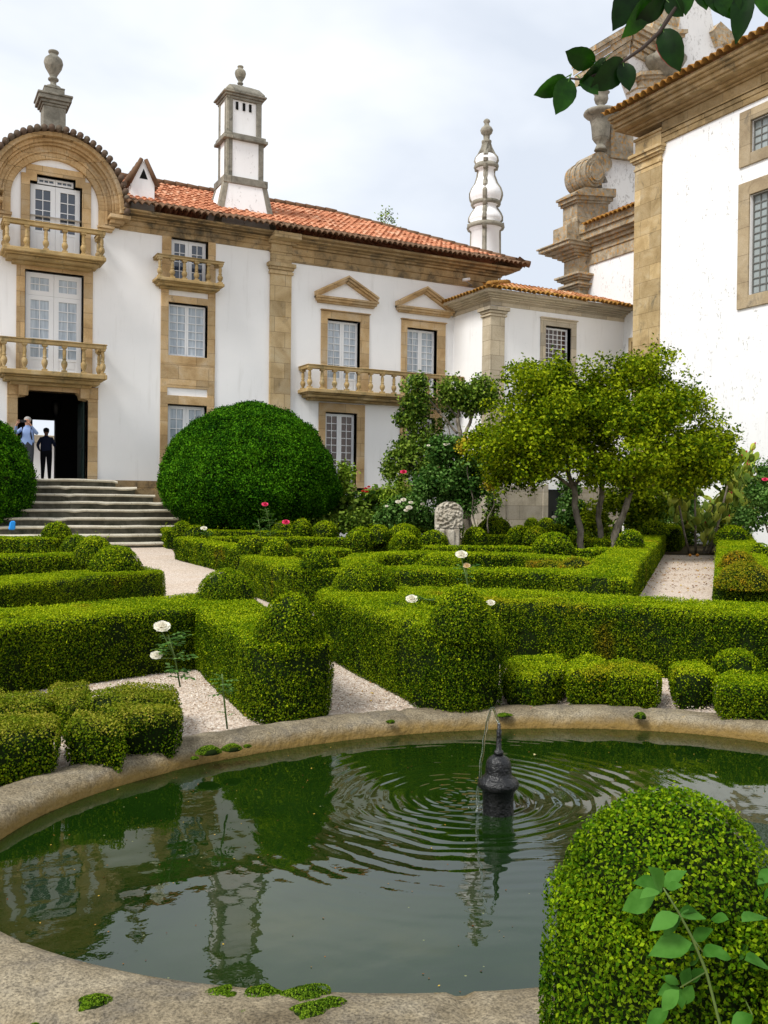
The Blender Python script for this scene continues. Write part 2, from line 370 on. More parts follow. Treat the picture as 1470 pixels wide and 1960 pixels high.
def hedge_body(poly, h, D, core, groups, zoff=0, matoff=0, lump=.02):
    ar = sum(poly[i][0]*poly[(i+1) % len(poly)][1]-poly[(i+1) % len(poly)][0]*poly[i][1] for i in range(len(poly)))
    if ar < 0: poly = poly[::-1]
    P = resample(poly, .11 if D < 9 else .2); n = len(P)
    nrm = []
    for i in range(n):
        t = P[(i+1) % n]-P[i-1]; t = t/(np.linalg.norm(t)+1e-9); nrm.append(np.array([t[1], -t[0]]))
    prof = [(-.03, 0), (.0, .06), (.010, h*.5), (.004, h-.03), (-.008, h-.008), (-.03, h)]
    rings = []
    for o, z in prof:
        r = []
        for p, nn in zip(P, nrm):
            q = p+nn*(o+nz((p[0], p[1], z), 3.1, lump)+nz((p[0], p[1], z), 8, lump*.6)); g = gz(p[0], p[1])
            r.append(np.array([q[0], q[1], g+z+zoff+(nz((p[0], p[1], 0), 2.3, .02) if z > .1 else -.02)]))
        rings.append(r)
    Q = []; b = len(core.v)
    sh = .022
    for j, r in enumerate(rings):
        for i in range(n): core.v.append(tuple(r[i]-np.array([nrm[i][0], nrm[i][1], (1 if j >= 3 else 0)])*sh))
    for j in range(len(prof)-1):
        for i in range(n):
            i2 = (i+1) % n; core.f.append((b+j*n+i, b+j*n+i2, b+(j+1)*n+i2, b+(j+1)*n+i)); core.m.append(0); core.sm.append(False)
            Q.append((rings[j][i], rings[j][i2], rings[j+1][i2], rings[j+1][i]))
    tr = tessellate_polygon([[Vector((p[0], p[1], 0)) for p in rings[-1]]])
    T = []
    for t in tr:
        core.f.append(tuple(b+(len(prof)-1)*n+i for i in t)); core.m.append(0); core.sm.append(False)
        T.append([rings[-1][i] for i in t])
    s = lsize(D); dn = dens_for(s)
    a, bn = quad_samples(Q, dn); kp = thin(a); a, bn = a[kp], bn[kp]; shoots(a, bn, s, D, groups)
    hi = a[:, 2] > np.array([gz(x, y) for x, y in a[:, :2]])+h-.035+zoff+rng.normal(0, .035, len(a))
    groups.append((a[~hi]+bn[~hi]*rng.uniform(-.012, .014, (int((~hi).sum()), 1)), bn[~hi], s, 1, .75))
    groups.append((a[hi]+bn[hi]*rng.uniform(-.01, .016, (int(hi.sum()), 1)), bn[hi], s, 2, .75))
    # top
    Pt = []
    for q in T:
        q = np.array(q); arr = np.linalg.norm(np.cross(q[1]-q[0], q[2]-q[0]))/2; k = rng.poisson(arr*dn)
        u = rng.uniform(0, 1, (k, 1)); v = rng.uniform(0, 1, (k, 1)); f = (u+v) > 1; u[f] = 1-u[f]; v[f] = 1-v[f]
        Pt.append(q[0]+(q[1]-q[0])*u+(q[2]-q[0])*v)
    Pt = np.concatenate(Pt)
    if len(Pt):
        Pt = Pt[thin(Pt)]; shoots(Pt, np.repeat(UP[None], len(Pt), 0), s, D, groups)
        dz = np.array([noise.noise(Vector((p[0]*4, p[1]*4, 0)))*.014 for p in Pt]); Pt[:, 2] += dz+rng.uniform(-.012, .02, len(Pt))
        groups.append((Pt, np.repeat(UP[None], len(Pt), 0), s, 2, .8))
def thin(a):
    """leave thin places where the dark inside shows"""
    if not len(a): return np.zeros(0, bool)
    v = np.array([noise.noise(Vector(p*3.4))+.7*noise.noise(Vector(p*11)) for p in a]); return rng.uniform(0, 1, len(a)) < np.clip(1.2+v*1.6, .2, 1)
def shoots(a, bn, s, D, groups):
    """stray young shoots sticking out of the clipped face"""
    if len(a) < 50: return
    k = max(3, int(len(a)*.006)); i = rng.integers(0, len(a), k); P = []; Nn = []
    for q, n in zip(a[i], bn[i]):
        d = n*.5+UP*.9+rng.normal(0, .3, 3); d /= np.linalg.norm(d); L_ = rng.uniform(.8, 2.6)*s*1.6
        for t in np.linspace(.1, 1, 5): P.append(q+d*L_*t+rng.normal(0, s*.15, 3)); Nn.append(d+rng.normal(0, .6, 3))
    groups.append((np.array(P), np.array(Nn), s, 2, .5))
def dome_part(c, r, h, D, parent, kind=0, pw=2.3, name='dome', mats=None, org=None, lab=None, wob=.05, msz=None):
    """rounded clipped mound: surface of revolution with lumps"""
    r *= 1.06; h *= 1.08; n = 26; m = 12; core = MB(); Q = []; rings = []
    ph = rng.uniform(0, 10)
    for j in range(m+1):
        t = j/m; z = h*math.sin(t*math.pi/2); rr = r*max(0.0, 1-(z/h)**pw)**(1/pw) if j < m else 0.02*r
        if j == 0: rr = r*.97
        ring = []
        for k in range(n):
            a = 2*math.pi*k/n; q = 1+wob*noise.noise(Vector((math.cos(a)*1.8+ph, math.sin(a)*1.8, z/h*2.2)))*2
            ring.append(np.array([c[0]+rr*q*math.cos(a), c[1]+rr*q*math.sin(a), c[2]-.02+z*(1+wob*noise.noise(Vector((ph, a, 1))) if j < m else 1)]))
        rings.append(ring)
    for j in range(m+1):
        for k in range(n): core.v.append(tuple(np.array(c)+(rings[j][k]-np.array(c))*(1-.02/max(r, .05))))
    for j in range(m):
        for k in range(n):
            k2 = (k+1) % n; core.f.append((j*n+k, j*n+k2, (j+1)*n+k2, (j+1)*n+k)); core.m.append(0)
            Q.append((rings[j][k], rings[j][k2], rings[j+1][k2], rings[j+1][k]))
    s = msz or lsize(D); a, bn = quad_samples(Q, dens_for(s))
    kp = thin(a); a, bn = a[kp], bn[kp]; shoots(a, bn, s, 0 , g := [])
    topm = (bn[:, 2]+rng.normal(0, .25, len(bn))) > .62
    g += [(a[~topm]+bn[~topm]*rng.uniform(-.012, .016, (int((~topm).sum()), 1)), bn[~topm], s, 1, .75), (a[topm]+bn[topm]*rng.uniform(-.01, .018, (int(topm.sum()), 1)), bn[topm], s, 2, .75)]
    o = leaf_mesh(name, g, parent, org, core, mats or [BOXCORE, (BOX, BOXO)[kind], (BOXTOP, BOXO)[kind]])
    if lab: o['label'] = lab
    return o
def hedge(label, segs, domes=(), cat='hedge', group=None, name='box_hedge', kind=0, brown=False):
    """segs: (pixel points on the top surface, width or None for an outline, height, ends); domes: (x, base y, half width, height, kind) in pixels"""
    core = MB(); groups = []; loc = None
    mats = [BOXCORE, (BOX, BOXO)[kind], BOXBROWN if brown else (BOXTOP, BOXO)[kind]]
    for i, sg in enumerate(segs):
        pts, wd, h = sg[:3]; ends = sg[3] if len(sg) > 3 else (0, 0)
        W_ = [top(x, y, h) for x, y in pts]
        if loc is None: loc = np.mean(W_, 0); loc = (loc[0], loc[1], gz(loc[0], loc[1]))
        D = min(abs((p-EYE)@fw0) for p in W_); D = max(D, 2.0)
        if len(W_) > 1: D = min(D, np.mean([abs((p-EYE)@fw0) for p in W_]))
        poly = outline(W_, wd, ends) if wd else [p[:2] for p in W_]
        hedge_body(poly, h, D, core, groups, zoff=-.004*i, lump=.02 if h > .3 else .009)
    if domes:
        root = empty(name, loc, label, cat, group)
        leaf_mesh('clipped_body', groups, root, None, core, mats)
    else:
        o = leaf_mesh(name, groups, None, loc, core, mats); tag(o, label, cat, group); return o
    h = segs[0][2]
    for d in domes:
        x, y, hw, hh = d[:4]; k = d[4] if len(d) > 4 else 0; pw = d[5] if len(d) > 5 else 2.1
        pf = top(x, y, h-.02); Df = (pf-EYE)@fw0; r = hw/FPX*Df; dr = (pf-EYE)[:2]; dr /= np.linalg.norm(dr)
        r = r*(1+r/Df); c = np.array([pf[0]+dr[0]*r, pf[1]+dr[1]*r, pf[2]-.03])
        Dc = (c-EYE)@fw0; H = hh/FPX*Dc+.03-( (1.5-pf[2])*(Dc/Df-1) if 0 else 0)
        # height so that the crown of the dome reaches the measured row
        dd = ray(x, y-hh); zt = 1.5+dd[2]*Dc; H = max(.1, zt-c[2])
        dome_part(c, r, H, Df, root, k, pw)
    return root
# ------------------------------------------------------------------ ground, pool
PC = (2.607, 3.619); PA, PB = 2.388, 1.577; PANG = math.radians(-5.0)
def ell(a, k=0., z=0.):
    """point of the pool ellipse grown outward by k at parameter a"""
    x, y = PA*math.cos(a), PB*math.sin(a); nx, ny = math.cos(a)/PA, math.sin(a)/PB; l = math.hypot(nx, ny)
    x += nx/l*k; y += ny/l*k; c, s = math.cos(PANG), math.sin(PANG)
    return (PC[0]+x*c-y*s, PC[1]+x*s+y*c, z)
def in_pool(x, y, k=0):
    c, s = math.cos(-PANG), math.sin(-PANG); dx, dy = x-PC[0], y-PC[1]; u, v = dx*c-dy*s, dx*s+dy*c
    return (u/(PA+k))**2+(v/(PB+k))**2 < 1
def build_ground():
    g = MB()
    # inner field with the pool cut out as a ring of quads, then outward rings to the horizon
    n = 96; rings = [[ell(2*math.pi*i/n, .33*(1+.55*max(0., -math.sin(2*math.pi*i/n)))) for i in range(n)]]
    for k in (.6, 1.2, 2.5, 5, 8, 12, 16, 20, 24, 30, 60, 150, 600):
        rings.append([ell(2*math.pi*i/n, k) for i in range(n)])
    for r in rings: g.v += [(p[0], p[1], gz(p[0], p[1])-(.03 if r is rings[0] else 0)) for p in r]
    for j in range(len(rings)-1):
        for i in range(n):
            i2 = (i+1) % n; g.f.append((j*n+i, (j+1)*n+i, (j+1)*n+i2, j*n+i2)[::-1] if 0 else (j*n+i, (j+1)*n+i, (j+1)*n+i2, j*n+i2)); g.m.append(0); g.sm.append(True)
    m = mat('pale_gravel', rough=.95, spec=.1)
    v = G(m, 'ShaderNodeTexVoronoi', Scale=75.); co_(m, v)
    a = ramp(m, G_sep(m, v.outputs['Color']), [(0, (.38, .29, .22)), (.35, (.58, .48, .395)), (.8, (.68, .585, .49)), (1, (.80, .74, .66))])
    d = ramp(m, noi(m, 1.3, 6, None, .4), [(.35, W3(1)), (.75, (.92, .87, .80))])
    a = mixc(m, 1., a, d, 'MULTIPLY')
    db = ramp(m, noi(m, 9, 8, None, .2, .75), [(.61, W3(0)), (.65, W3(.75))])
    a = mixc(m, db, a, (.13, .07, .035))
    gap = ramp(m, v.outputs['Distance'], [(0, W3(1)), (.5, W3(.97)), (.9, W3(.6))]); a = mixc(m, 1., a, gap, 'MULTIPLY')
    base(m, a); addbump(m, v.outputs['Distance'], -.8, .008)
    o = g.build('ground', m); tag(o, kind='structure')
    # water
    wm = MB(); n = 96
    wm.v.append(ell(0, -PB+.001)); wm.v[0] = (PC[0], PC[1], 0)
    for j in range(1, 9):
        for i in range(n):
            p = ell(2*math.pi*i/n, .04); wm.v.append((PC[0]+(p[0]-PC[0])*j/8, PC[1]+(p[1]-PC[1])*j/8, 0))
    for i in range(n): wm.f.append((0, 1+i, 1+(i+1) % n)); wm.m.append(0); wm.sm.append(True)
    for j in range(7):
        for i in range(n):
            a = 1+j*n; wm.f.append((a+i, a+n+i, a+n+(i+1) % n, a+(i+1) % n)); wm.m.append(0); wm.sm.append(True)
    m = mat('pool_water', rough=.015, spec=.5); b = m.node_tree.nodes['Principled BSDF']; b.inputs['IOR'].default_value = 1.55
    a = ramp(m, noi(m, 1.1, 6, None, .5), [(.3, (.003, .014, .001)), (.6, (.008, .024, .002)), (.8, (.032, .040, .004))])
    vv = G(m, 'ShaderNodeTexVoronoi', Scale=13.); co_(m, vv); sp = ramp(m, vv.outputs['Distance'], [(0, W3(.6)), (.045, W3(.5)), (.06, W3(0))])
    th = ramp(m, G_sep(m, vv.outputs['Color']), [(.6, W3(0)), (.62, W3(1))])
    base(m, mixc(m, mixc(m, 1., sp, th, 'MULTIPLY'), a, (.30, .32, .12)))
    rp = ramp(m, mixc(m, 1., sp, th, 'MULTIPLY'), [(0, W3(.015)), (1, W3(.6))]); LK(m, rp, b.inputs['Roughness'])
    # rings spreading from where the jet falls: height field of decaying sines
    geo = G(m, 'ShaderNodeNewGeometry')
    def rings_(cx, cy, k, decay, amp, start):
        sb = G(m, 'ShaderNodeVectorMath', operation='SUBTRACT'); LK(m, geo.outputs['Position'], sb.inputs[0]); sb.inputs[1].default_value = (cx, cy, 0)
        wp = G(m, 'ShaderNodeTexNoise', Scale=1.7, Detail=2.); co_(m, wp)
        ln = G(m, 'ShaderNodeVectorMath', operation='LENGTH'); LK(m, sb.outputs[0], ln.inputs[0])
        wv = MT(m, 'MULTIPLY_ADD', wp.outputs[0], .20, -.10); r = MT(m, 'ADD', ln.outputs['Value'], wv)
        s = MT(m, 'SINE', MT(m, 'MULTIPLY', r, k)); ex = MT(m, 'POWER', 2.718, MT(m, 'MULTIPLY', ln.outputs['Value'], -decay))
        return MT(m, 'MULTIPLY', MT(m, 'MULTIPLY', s, ex), amp)
    h = MT(m, 'ADD', rings_(2.60, 3.93, 74., 2.6, .0029, 0), rings_(2.58, 3.80, 52., 2.0, .0009, 0))
    h = MT(m, 'ADD', h, rings_(2.50, 4.0, 140., 4.0, .0012, 0))
    n2 = G(m, 'ShaderNodeTexNoise', Scale=1.5, Detail=2.); co_(m, n2, (1, 1.6, 1)); h = MT(m, 'ADD', h, MT(m, 'MULTIPLY', n2.outputs[0], .006))
    n3 = G(m, 'ShaderNodeTexNoise', Scale=22., Detail=2.); co_(m, n3); h = MT(m, 'ADD', h, MT(m, 'MULTIPLY', n3.outputs[0], .00022))
    bp = G(m, 'ShaderNodeBump', Strength=1., Distance=1.); LK(m, h, bp.inputs['Height']); LK(m, bp.outputs[0], b.inputs['Normal'])
    o = wm.build('water', m); tag(o, kind='structure')
    # rim
    prof = [(-.04, -.45), (-.012, -.10), (0, .0), (.006, .045), (.025, .078), (.065, .098), (.12, .106), (.17, .108), (.22, .106), (.27, .098), (.32, .078), (.36, .03), (.38, -.25)]
    r = MB(); n = 520; m_ = len(prof)
    for i in range(n):
        a = 2*math.pi*i/n
        jt = min(abs((a*9/(2*math.pi)-.12) % 1), 1-abs((a*9/(2*math.pi)-.12) % 1))*2*math.pi/9
        for k, (o_, z) in enumerate(prof):
            p = ell(a, o_); q = (p[0]*1.0, p[1], z); w_ = noise.noise(Vector((p[0]*2.5, p[1]*2.5, z*3)))*.012+noise.noise(Vector((p[0]*9, p[1]*9, z*9)))*.006+noise.noise(Vector((p[0]*28, p[1]*28, z*28)))*.003
            groove = .012 if jt < .009 and z > .03 else 0
            near = max(0., -math.sin(a))*.55; o2 = o_*(1+near) if o_ > 0 else o_; p = ell(a, o2+w_*.8); r.v.append((p[0], p[1], z+w_*(.7 if z > -.05 else 0)-groove))
    for i in range(n):
        i2 = (i+1) % n
        for k in range(m_-1): r.f.append((i*m_+k, i2*m_+k, i2*m_+k+1, i*m_+k+1)[::-1]); r.m.append(0); r.sm.append(True)
    t = RIM
    # yellowish water line on the inner lip
    s = G(t, 'ShaderNodeSeparateXYZ'); gg = G(t, 'ShaderNodeNewGeometry'); LK(t, gg.outputs['Position'], s.inputs[0])
    zf = MT(t, 'ADD', s.outputs[2], MT(t, 'MULTIPLY_ADD', noi(t, 12, 5), .06, -.03)); wl = ramp(t, zf, [(.03, W3(.85)), (.085, W3(0))])
    bs = t.node_tree.nodes['Principled BSDF']; old = bs.inputs['Base Color'].links[0].from_socket
    base(t, mixc(t, wl, old, (.24, .15, .035)))
    o = r.build('pool_rim', RIM, None, (PC[0], PC[1], 0)); tag(o, 'long oval rim of grey granite round the garden pool', 'pool rim')
def G_sep(m, col):
    s = G(m, 'ShaderNodeSeparateColor'); LK(m, col, s.inputs[0]); return s.outputs[0]
def MT(m, op, *a):
    n = G(m, 'ShaderNodeMath', operation=op)
    for i, v in enumerate(a):
        if isinstance(v, (int, float)): n.inputs[i].default_value = v
        else: LK(m, v, n.inputs[i])
    return n.outputs[0]
build_ground()
# fountain
def build_fountain():
    x, y = 2.578, 3.68
    t = empty('fountain', (x, y, 0), 'dark cast iron fountain spout standing in the middle of the pool', 'fountain')
    s = MB(); s.lathe((x, y, 0), [(.080, -.35), (.076, 0), (.074, .05), (.078, .108), (.088, .118), (.098, .128), (.100, .146), (.093, .160), (.080, .170), (.067, .180), (.063, .20), (.062, .225), (.058, .247), (.047, .265), (.030, .276), (.024, .280)], 30)
    s.build('pedestal', IRON, t)
    s = MB(); s.lathe((x, y, 0), [(.024, .278), (.022, .30), (.013, .302), (.012, .37), (.0125, .40), (.008, .402), (.008, .43)], 16); s.build('nozzle', IRON, t)
    wmat = mat('clear_water', (.9, .95, .95), .02, .5); b = wmat.node_tree.nodes['Principled BSDF']; b.inputs['Transmission Weight'].default_value = 1; b.inputs['IOR'].default_value = 1.33
    j = MB(); pts = []; lx, ly = rt0[0], rt0[1]
    tx, ty = 2.599-x, 3.90-y
    T = 22; x1, z1 = -.105, .0
    for i in range(T+1):
        q = i/T; k = q**1.0
        side = -.105*k**.75; z = .43+.085*math.sin(min(1, q*4)*math.pi/2) - (.515*((q-.16)/.84)**1.7 if q > .16 else 0)
        wv = .004*math.sin(q*40)*q
        pts.append((x+rt0[0]*(side+wv), y+rt0[1]*(side+wv)-.0, z))
    j.tube(pts, [.0055+.0035*abs(math.sin(i*1.3))*i/T for i in range(T+1)], 8)
    e_ = pts[-1]
    for k in range(46):
        a = rng.uniform(0, 6.28); rr = abs(rng.normal(0, .05)); zz = abs(rng.normal(0, .035)); s_ = rng.uniform(.0018, .0055)
        j.lathe((e_[0]+rr*math.cos(a), e_[1]+rr*math.sin(a), zz), [(0.0005, -s_), (s_*.8, -s_*.5), (s_, 0), (s_*.8, s_*.5), (.0005, s_)], 6)
    o = j.build('water_jet', wmat, None, (x, y, .43)); tag(o, 'thin water jet arching from the fountain nozzle into the pool', 'water jet')
build_fountain()
# pebbles lying on the gravel close to the pool
def build_pebbles():
    ico = np.array([(0, 0, 1), (.89, 0, .45), (.28, .85, .45), (-.72, .53, .45), (-.72, -.53, .45), (.28, -.85, .45), (.72, .53, -.45), (-.28, .85, -.45), (-.89, 0, -.45), (-.28, -.85, -.45), (.72, -.53, -.45)])
    fi = np.array([(0, 1, 2), (0, 2, 3), (0, 3, 4), (0, 4, 5), (0, 5, 1), (1, 6, 2), (2, 7, 3), (3, 8, 4), (4, 9, 5), (5, 10, 1), (6, 7, 2), (7, 8, 3), (8, 9, 4), (9, 10, 5), (10, 6, 1)])
    P = []
    for _ in range(60000):
        R = rng.uniform(-3.2, 4.2); F = rng.uniform(3.0, 8.5); p = rt0*R+fw0*F
        if in_pool(p[0], p[1], .37 if p[1] > PC[1] else .56): continue
        q = (R*FPX/F+CX, 960+1.41*FPX/F)
        if not (-60 < q[0] < 1530 and q[1] < 2000): continue
        P.append((p[0], p[1]))
    P = np.array(P[:26000]); n = len(P); s = rng.uniform(.003, .0085, n)
    V = np.empty((n, 11, 3)); a = rng.uniform(0, 6.28, n); sq = rng.uniform(.5, .9, n)
    x = ico[:, 0][None]*s[:, None]; y = ico[:, 1][None]*(s*sq)[:, None]; z = ico[:, 2][None]*(s*.6)[:, None]
    V[:, :, 0] = P[:, 0][:, None]+x*np.cos(a)[:, None]-y*np.sin(a)[:, None]; V[:, :, 1] = P[:, 1][:, None]+x*np.sin(a)[:, None]+y*np.cos(a)[:, None]
    g = np.array([gz(*p) for p in P]); V[:, :, 2] = g[:, None]+z+.002
    F_ = (fi[None]+np.arange(n)[:, None, None]*11).reshape(-1, 3)
    me = bpy.data.meshes.new('gravel'); me.vertices.add(n*11); me.vertices.foreach_set('co', V.ravel().astype(np.float32))
    me.loops.add(len(F_)*3); me.loops.foreach_set('vertex_index', F_.ravel().astype(np.int32)); me.polygons.add(len(F_)); me.polygons.foreach_set('loop_start', (np.arange(len(F_))*3).astype(np.int32)); me.update(calc_edges=True)
    at = me.attributes.new('tint', 'FLOAT', 'FACE'); at.data.foreach_set('value', np.repeat(rng.uniform(0, 1, n), 15).astype(np.float32))
    m = mat('pebble', rough=.8); t = G(m, 'ShaderNodeAttribute', attribute_name='tint'); base(m, ramp(m, t.outputs['Fac'], [(0, (.26, .17, .10)), (.3, (.52, .41, .31)), (.8, (.66, .57, .46)), (1, (.84, .79, .72))]))
    me.materials.append(m); o = link('gravel', me); tag(o, 'loose pale gravel around the pool', 'gravel', kind='stuff')
build_pebbles()
def soil():
    m = mat('dark_soil', rough=1, spec=.05); base(m, ramp(m, noi(m, 8, 7), [(.3, (.03, .022, .013)), (.55, (.07, .055, .03)), (.75, (.05, .08, .015))])); addbump(m, noi(m, 30, 5), .6, .03)
    for poly in ([(7, 22.3), (20.6, 15.1), (21.98, 15.1), (21.98, 24.95), (17.02, 24.95), (17.02, 27.25), (7, 27.25)], [tuple(top(x, y, .5)[:2]) for x, y in ((505, 1062), (592, 1083), (900, 1090), (1150, 1097), (1255, 1012), (1200, 1006), (700, 1000), (450, 1002), (290, 1000), (330, 1014), (345, 1028), (470, 1048))]):
        b = MB(); P = resample([np.array(p) for p in poly], .8); tr = tessellate_polygon([[Vector((p[0], p[1], 0)) for p in P]])
        b.add([(p[0], p[1], gz(p[0], p[1])+.012) for p in P], [tuple(t) for t in tr]); tag(b.build('soil', m), kind='structure')
soil()
def litter():
    lm_ = leaf_mat('dead_leaves', (.10, .035, .012), (.30, .13, .03), (.50, .34, .06), None, .7, 9, .7, .1)
    def scat(name, label, P, s):
        P = np.array(P); Nn = np.repeat(UP[None], len(P), 0); o = leaf_mesh(name, [(P, Nn, s, 0, .25)], None, None, None, [lm_]); tag(o, label, 'fallen leaves', kind='stuff')
    P = []
    for _ in range(900):
        x, y = rng.uniform(1210, 1370), rng.triangular(1050, 1085, 1140); p = atz(x, y, .2); D = (p-EYE)@fw0; p = atz(x, y, gz(p[0], p[1])+.012)
        if noise.noise(Vector((p[0]*.9, p[1]*1.6, 0))) > -.1: P.append(p)
    scat('fallen_leaves', 'scattered dead leaves on the right gravel path', P, .045)
    P = []
    for _ in range(420):
        x, y = rng.choice([rng.uniform(345, 480), rng.uniform(0, 250), rng.uniform(640, 790), rng.uniform(960, 1450)]), rng.uniform(1290, 1480); p = atz(x, y, .118)
        if not in_pool(p[0], p[1], .37): P.append(p)
    scat('fallen_leaves', 'scattered small dead leaves on the gravel round the pool', P, .017)
    P = []
    for _ in range(260):
        a = rng.uniform(0, 6.28); t = rng.uniform(0, 1)**.4; p = ell(a, -.02); P.append((PC[0]+(p[0]-PC[0])*t, PC[1]+(p[1]-PC[1])*t, .002))
    scat('floating_flecks', 'tiny flecks of leaf and seed floating on the pool', P, .009)
litter()
# ------------------------------------------------------------------ near hedges
GB = 'clipped boxwood hedges of the parterre'
hedge('long tall hedge left of the pool ending in a bullet-shaped dome', [([(-420, 1232), (0, 1180), (200, 1164), (428, 1147)], .92, .50, (0, .5)), ([(424, 1152), (549, 1219)], .59, .50, (0, 1))], [(433, 1156, 54, 64), (553, 1238, 64, 100, 0, 1.8)], group=GB)
hedge('long hedge right of centre ending in a rough dome behind the fountain', [([(655, 1131), (960, 1139), (1200, 1151), (1480, 1168), (2300, 1220)], .90, .55, (.5, 0)), ([(672, 1136), (878, 1196)], .60, .55, (0, 1))], [(697, 1140, 60, 64), (884, 1216, 62, 92, 0, 1.8)], group=GB)
# low blocks
GL = 'low clipped box blocks beside the pool'
hedge('low square box block at the front of the left bed next to the gravel', [([(128, 1383), (145, 1359), (205, 1367), (240, 1388)], None, .23)], group=GL, name='box_block', cat='low hedge', brown=True)
hedge('low box block with brownish top at the right end of the left bed', [([(187, 1347), (261, 1342), (345, 1352), (341, 1368), (243, 1374)], None, .22)], group=GL, name='box_block', cat='low hedge', brown=True)
hedge('brown-topped low box strip ending below the white rose', [([(170, 1325), (244, 1307), (335, 1315), (345, 1338), (262, 1337), (176, 1341)], None, .22)], group=GL, name='box_block', cat='low hedge', brown=True)
hedge('narrow brown low box strip running towards the tall left hedge', [([(94, 1312), (168, 1304), (164, 1330), (160, 1345), (125, 1352)], None, .21)], group=GL, name='box_block', cat='low hedge', brown=True)
hedge('low box block cut off by the left photo edge beside the bare pebbles', [([(-160, 1425), (-60, 1378), (30, 1360), (110, 1364), (106, 1395), (0, 1412)], None, .23)], group=GL, name='box_block', cat='low hedge', brown=True)
hedge('flat brown low box strip at the left photo edge against the tall hedge', [([(-160, 1350), (0, 1330), (78, 1325), (112, 1338), (72, 1350), (-10, 1354), (-150, 1380)], None, .20)], group=GL, name='box_block', cat='low hedge', brown=True)
hedge('small yellowing box block touching the rough dome right of the fountain', [([(962, 1270), (985, 1254), (1075, 1252), (1080, 1280), (1025, 1296), (975, 1290)], None, .22)], group=GL, name='box_block', cat='low hedge')
hedge('narrow dark box block between two others in the bed behind the fountain', [([(1085, 1268), (1120, 1250), (1160, 1262), (1165, 1288), (1090, 1288)], None, .23)], group=GL, name='box_block', cat='low hedge')
hedge('wide rounded box block left of the narrow gravel gap', [([(1150, 1268), (1190, 1262), (1262, 1276), (1262, 1292), (1166, 1292)], None, .23)], group=GL, name='box_block', cat='low hedge')
hedge('upright box block on the right of the narrow gravel gap', [([(1285, 1270), (1340, 1264), (1366, 1280), (1362, 1292), (1292, 1290)], None, .23)], group=GL, name='box_block', cat='low hedge')
hedge('low box block with a shaggy ball on it at the right photo edge', [([(1368, 1296), (1400, 1284), (1600, 1304), (1600, 1322), (1378, 1312)], None, .23)], [(1410, 1290, 44, 46)], group=GL, name='box_block', cat='low hedge')
# second row
hedge('left perimeter hedge with a big smooth dome at the path corner', [([(-300, 1140), (0, 1112), (143, 1100), (262, 1092)], .72, .5, (0, .8))], [(222, 1100, 48, 53)], group=GB)
hedge('hedge one row further back at the left with two overlapping domes', [([(-200, 1070), (0, 1064), (185, 1060)], .55, .5, (0, 1))], [(180, 1073, 37, 45), (146, 1060, 29, 35)], group=GB)
hedge('short left hedge in front of the steps with a dome and a small ball', [([(-150, 1030), (0, 1029), (112, 1030)], .6, .5, (0, 0))], [(108, 1032, 27, 32), (55, 1046, 14, 14)], group=GB)
hedge('farthest left hedge with a single dome near the steps', [([(-100, 1004), (95, 1003)], .7, .5)], [(76, 1004, 25, 24)], group=GB)
hedge('central perimeter hedge that turns along the right gravel path, dome at its left corner', [([(502, 1063), (592, 1085), (740, 1089), (900, 1091), (1060, 1092), (1155, 1100), (1175, 1075), (1225, 1037), (1262, 1009)], .66, .52)], [(610, 1093, 37, 44), (530, 1071, 30, 38)], group=GB)
hedge('inner zigzag hedge of the central bed with browned foliage', [([(655, 1082), (705, 1062), (800, 1057), (1000, 1061), (1130, 1072)], .5, .5)], [(840, 1092, 46, 33), (785, 1087, 17, 25), (774, 1046, 24, 27), (686, 1044, 22, 26), (1059, 1058, 38, 37)], group=GB)
hedge('orange-brown scorched patch of box at the right of the central bed', [([(1030, 1074), (1128, 1082)], .34, .50, (1, 1))], [(1100, 1090, 30, 22, 1)], group=GB, kind=1)
hedge('hedge along the left of the steps path with three small domes near its far corner', [([(268, 991), (290, 999), (336, 1014), (440, 1016), (600, 1018)], .42, .48)], [(284, 1000, 24, 26), (349, 1020, 19, 22), (374, 1026, 22, 20)], group=GB)
hedge('left edge hedge of the central bed running beside the path to the steps', [([(356, 1029), (470, 1049), (560, 1053), (660, 1050)], .5, .46)], [(480, 1056, 26, 30)], group=GB)
hedge('thin far hedge line crossing left of the carved stone', [([(400, 1029), (520, 1029), (690, 1031), (830, 1036)], .36, .46)], [(622, 1026, 26, 28), (724, 1036, 25, 30), (774, 1034, 32, 30), (578, 1030, 22, 36), (690, 1040, 28, 30), (650, 1016, 22, 20)], group=GB)
hedge('thin far hedge line crossing in front of the carved stone', [([(800, 1046), (985, 1047), (1125, 1053), (1160, 1049)], .34, .46)], [(829, 1042, 27, 26), (909, 1040, 24, 30), (774, 1050, 28, 32)], group=GB)
hedge('far hedge right of the carved stone with four clipped balls', [([(900, 1024), (1040, 1026), (1170, 1034)], .4, .46)], [(945, 1026, 34, 34), (994, 1034, 24, 27), (1026, 1036, 24, 28), (1065, 1028, 24, 24)], group=GB)
hedge('deep far hedge in front of the rose bed with low mounds', [([(560, 1003), (690, 1001), (840, 1003)], .8, .46)], [(671, 1016, 30, 30), (789, 1018, 29, 36), (700, 1000, 24, 24), (542, 1020, 22, 22), (735, 1012, 30, 26), (845, 1016, 24, 20)], group=GB)
hedge('farthest dark hedge in front of the stone basement with three balls', [([(890, 1004), (1060, 1006), (1180, 1010)], .6, .46)], [(962, 1002, 18, 24), (1011, 1008, 20, 20), (1090, 1012, 24, 20), (1045, 1014, 18, 22)], group=GB)
hedge('tall end of the path hedge by the cactus with two dark domes', [([(1268, 1010), (1290, 1000)], .9, .62, (1, 1))], [(1206, 1042, 25, 27), (1253, 1020, 26, 22), (1268, 1000, 20, 20)], group=GB)
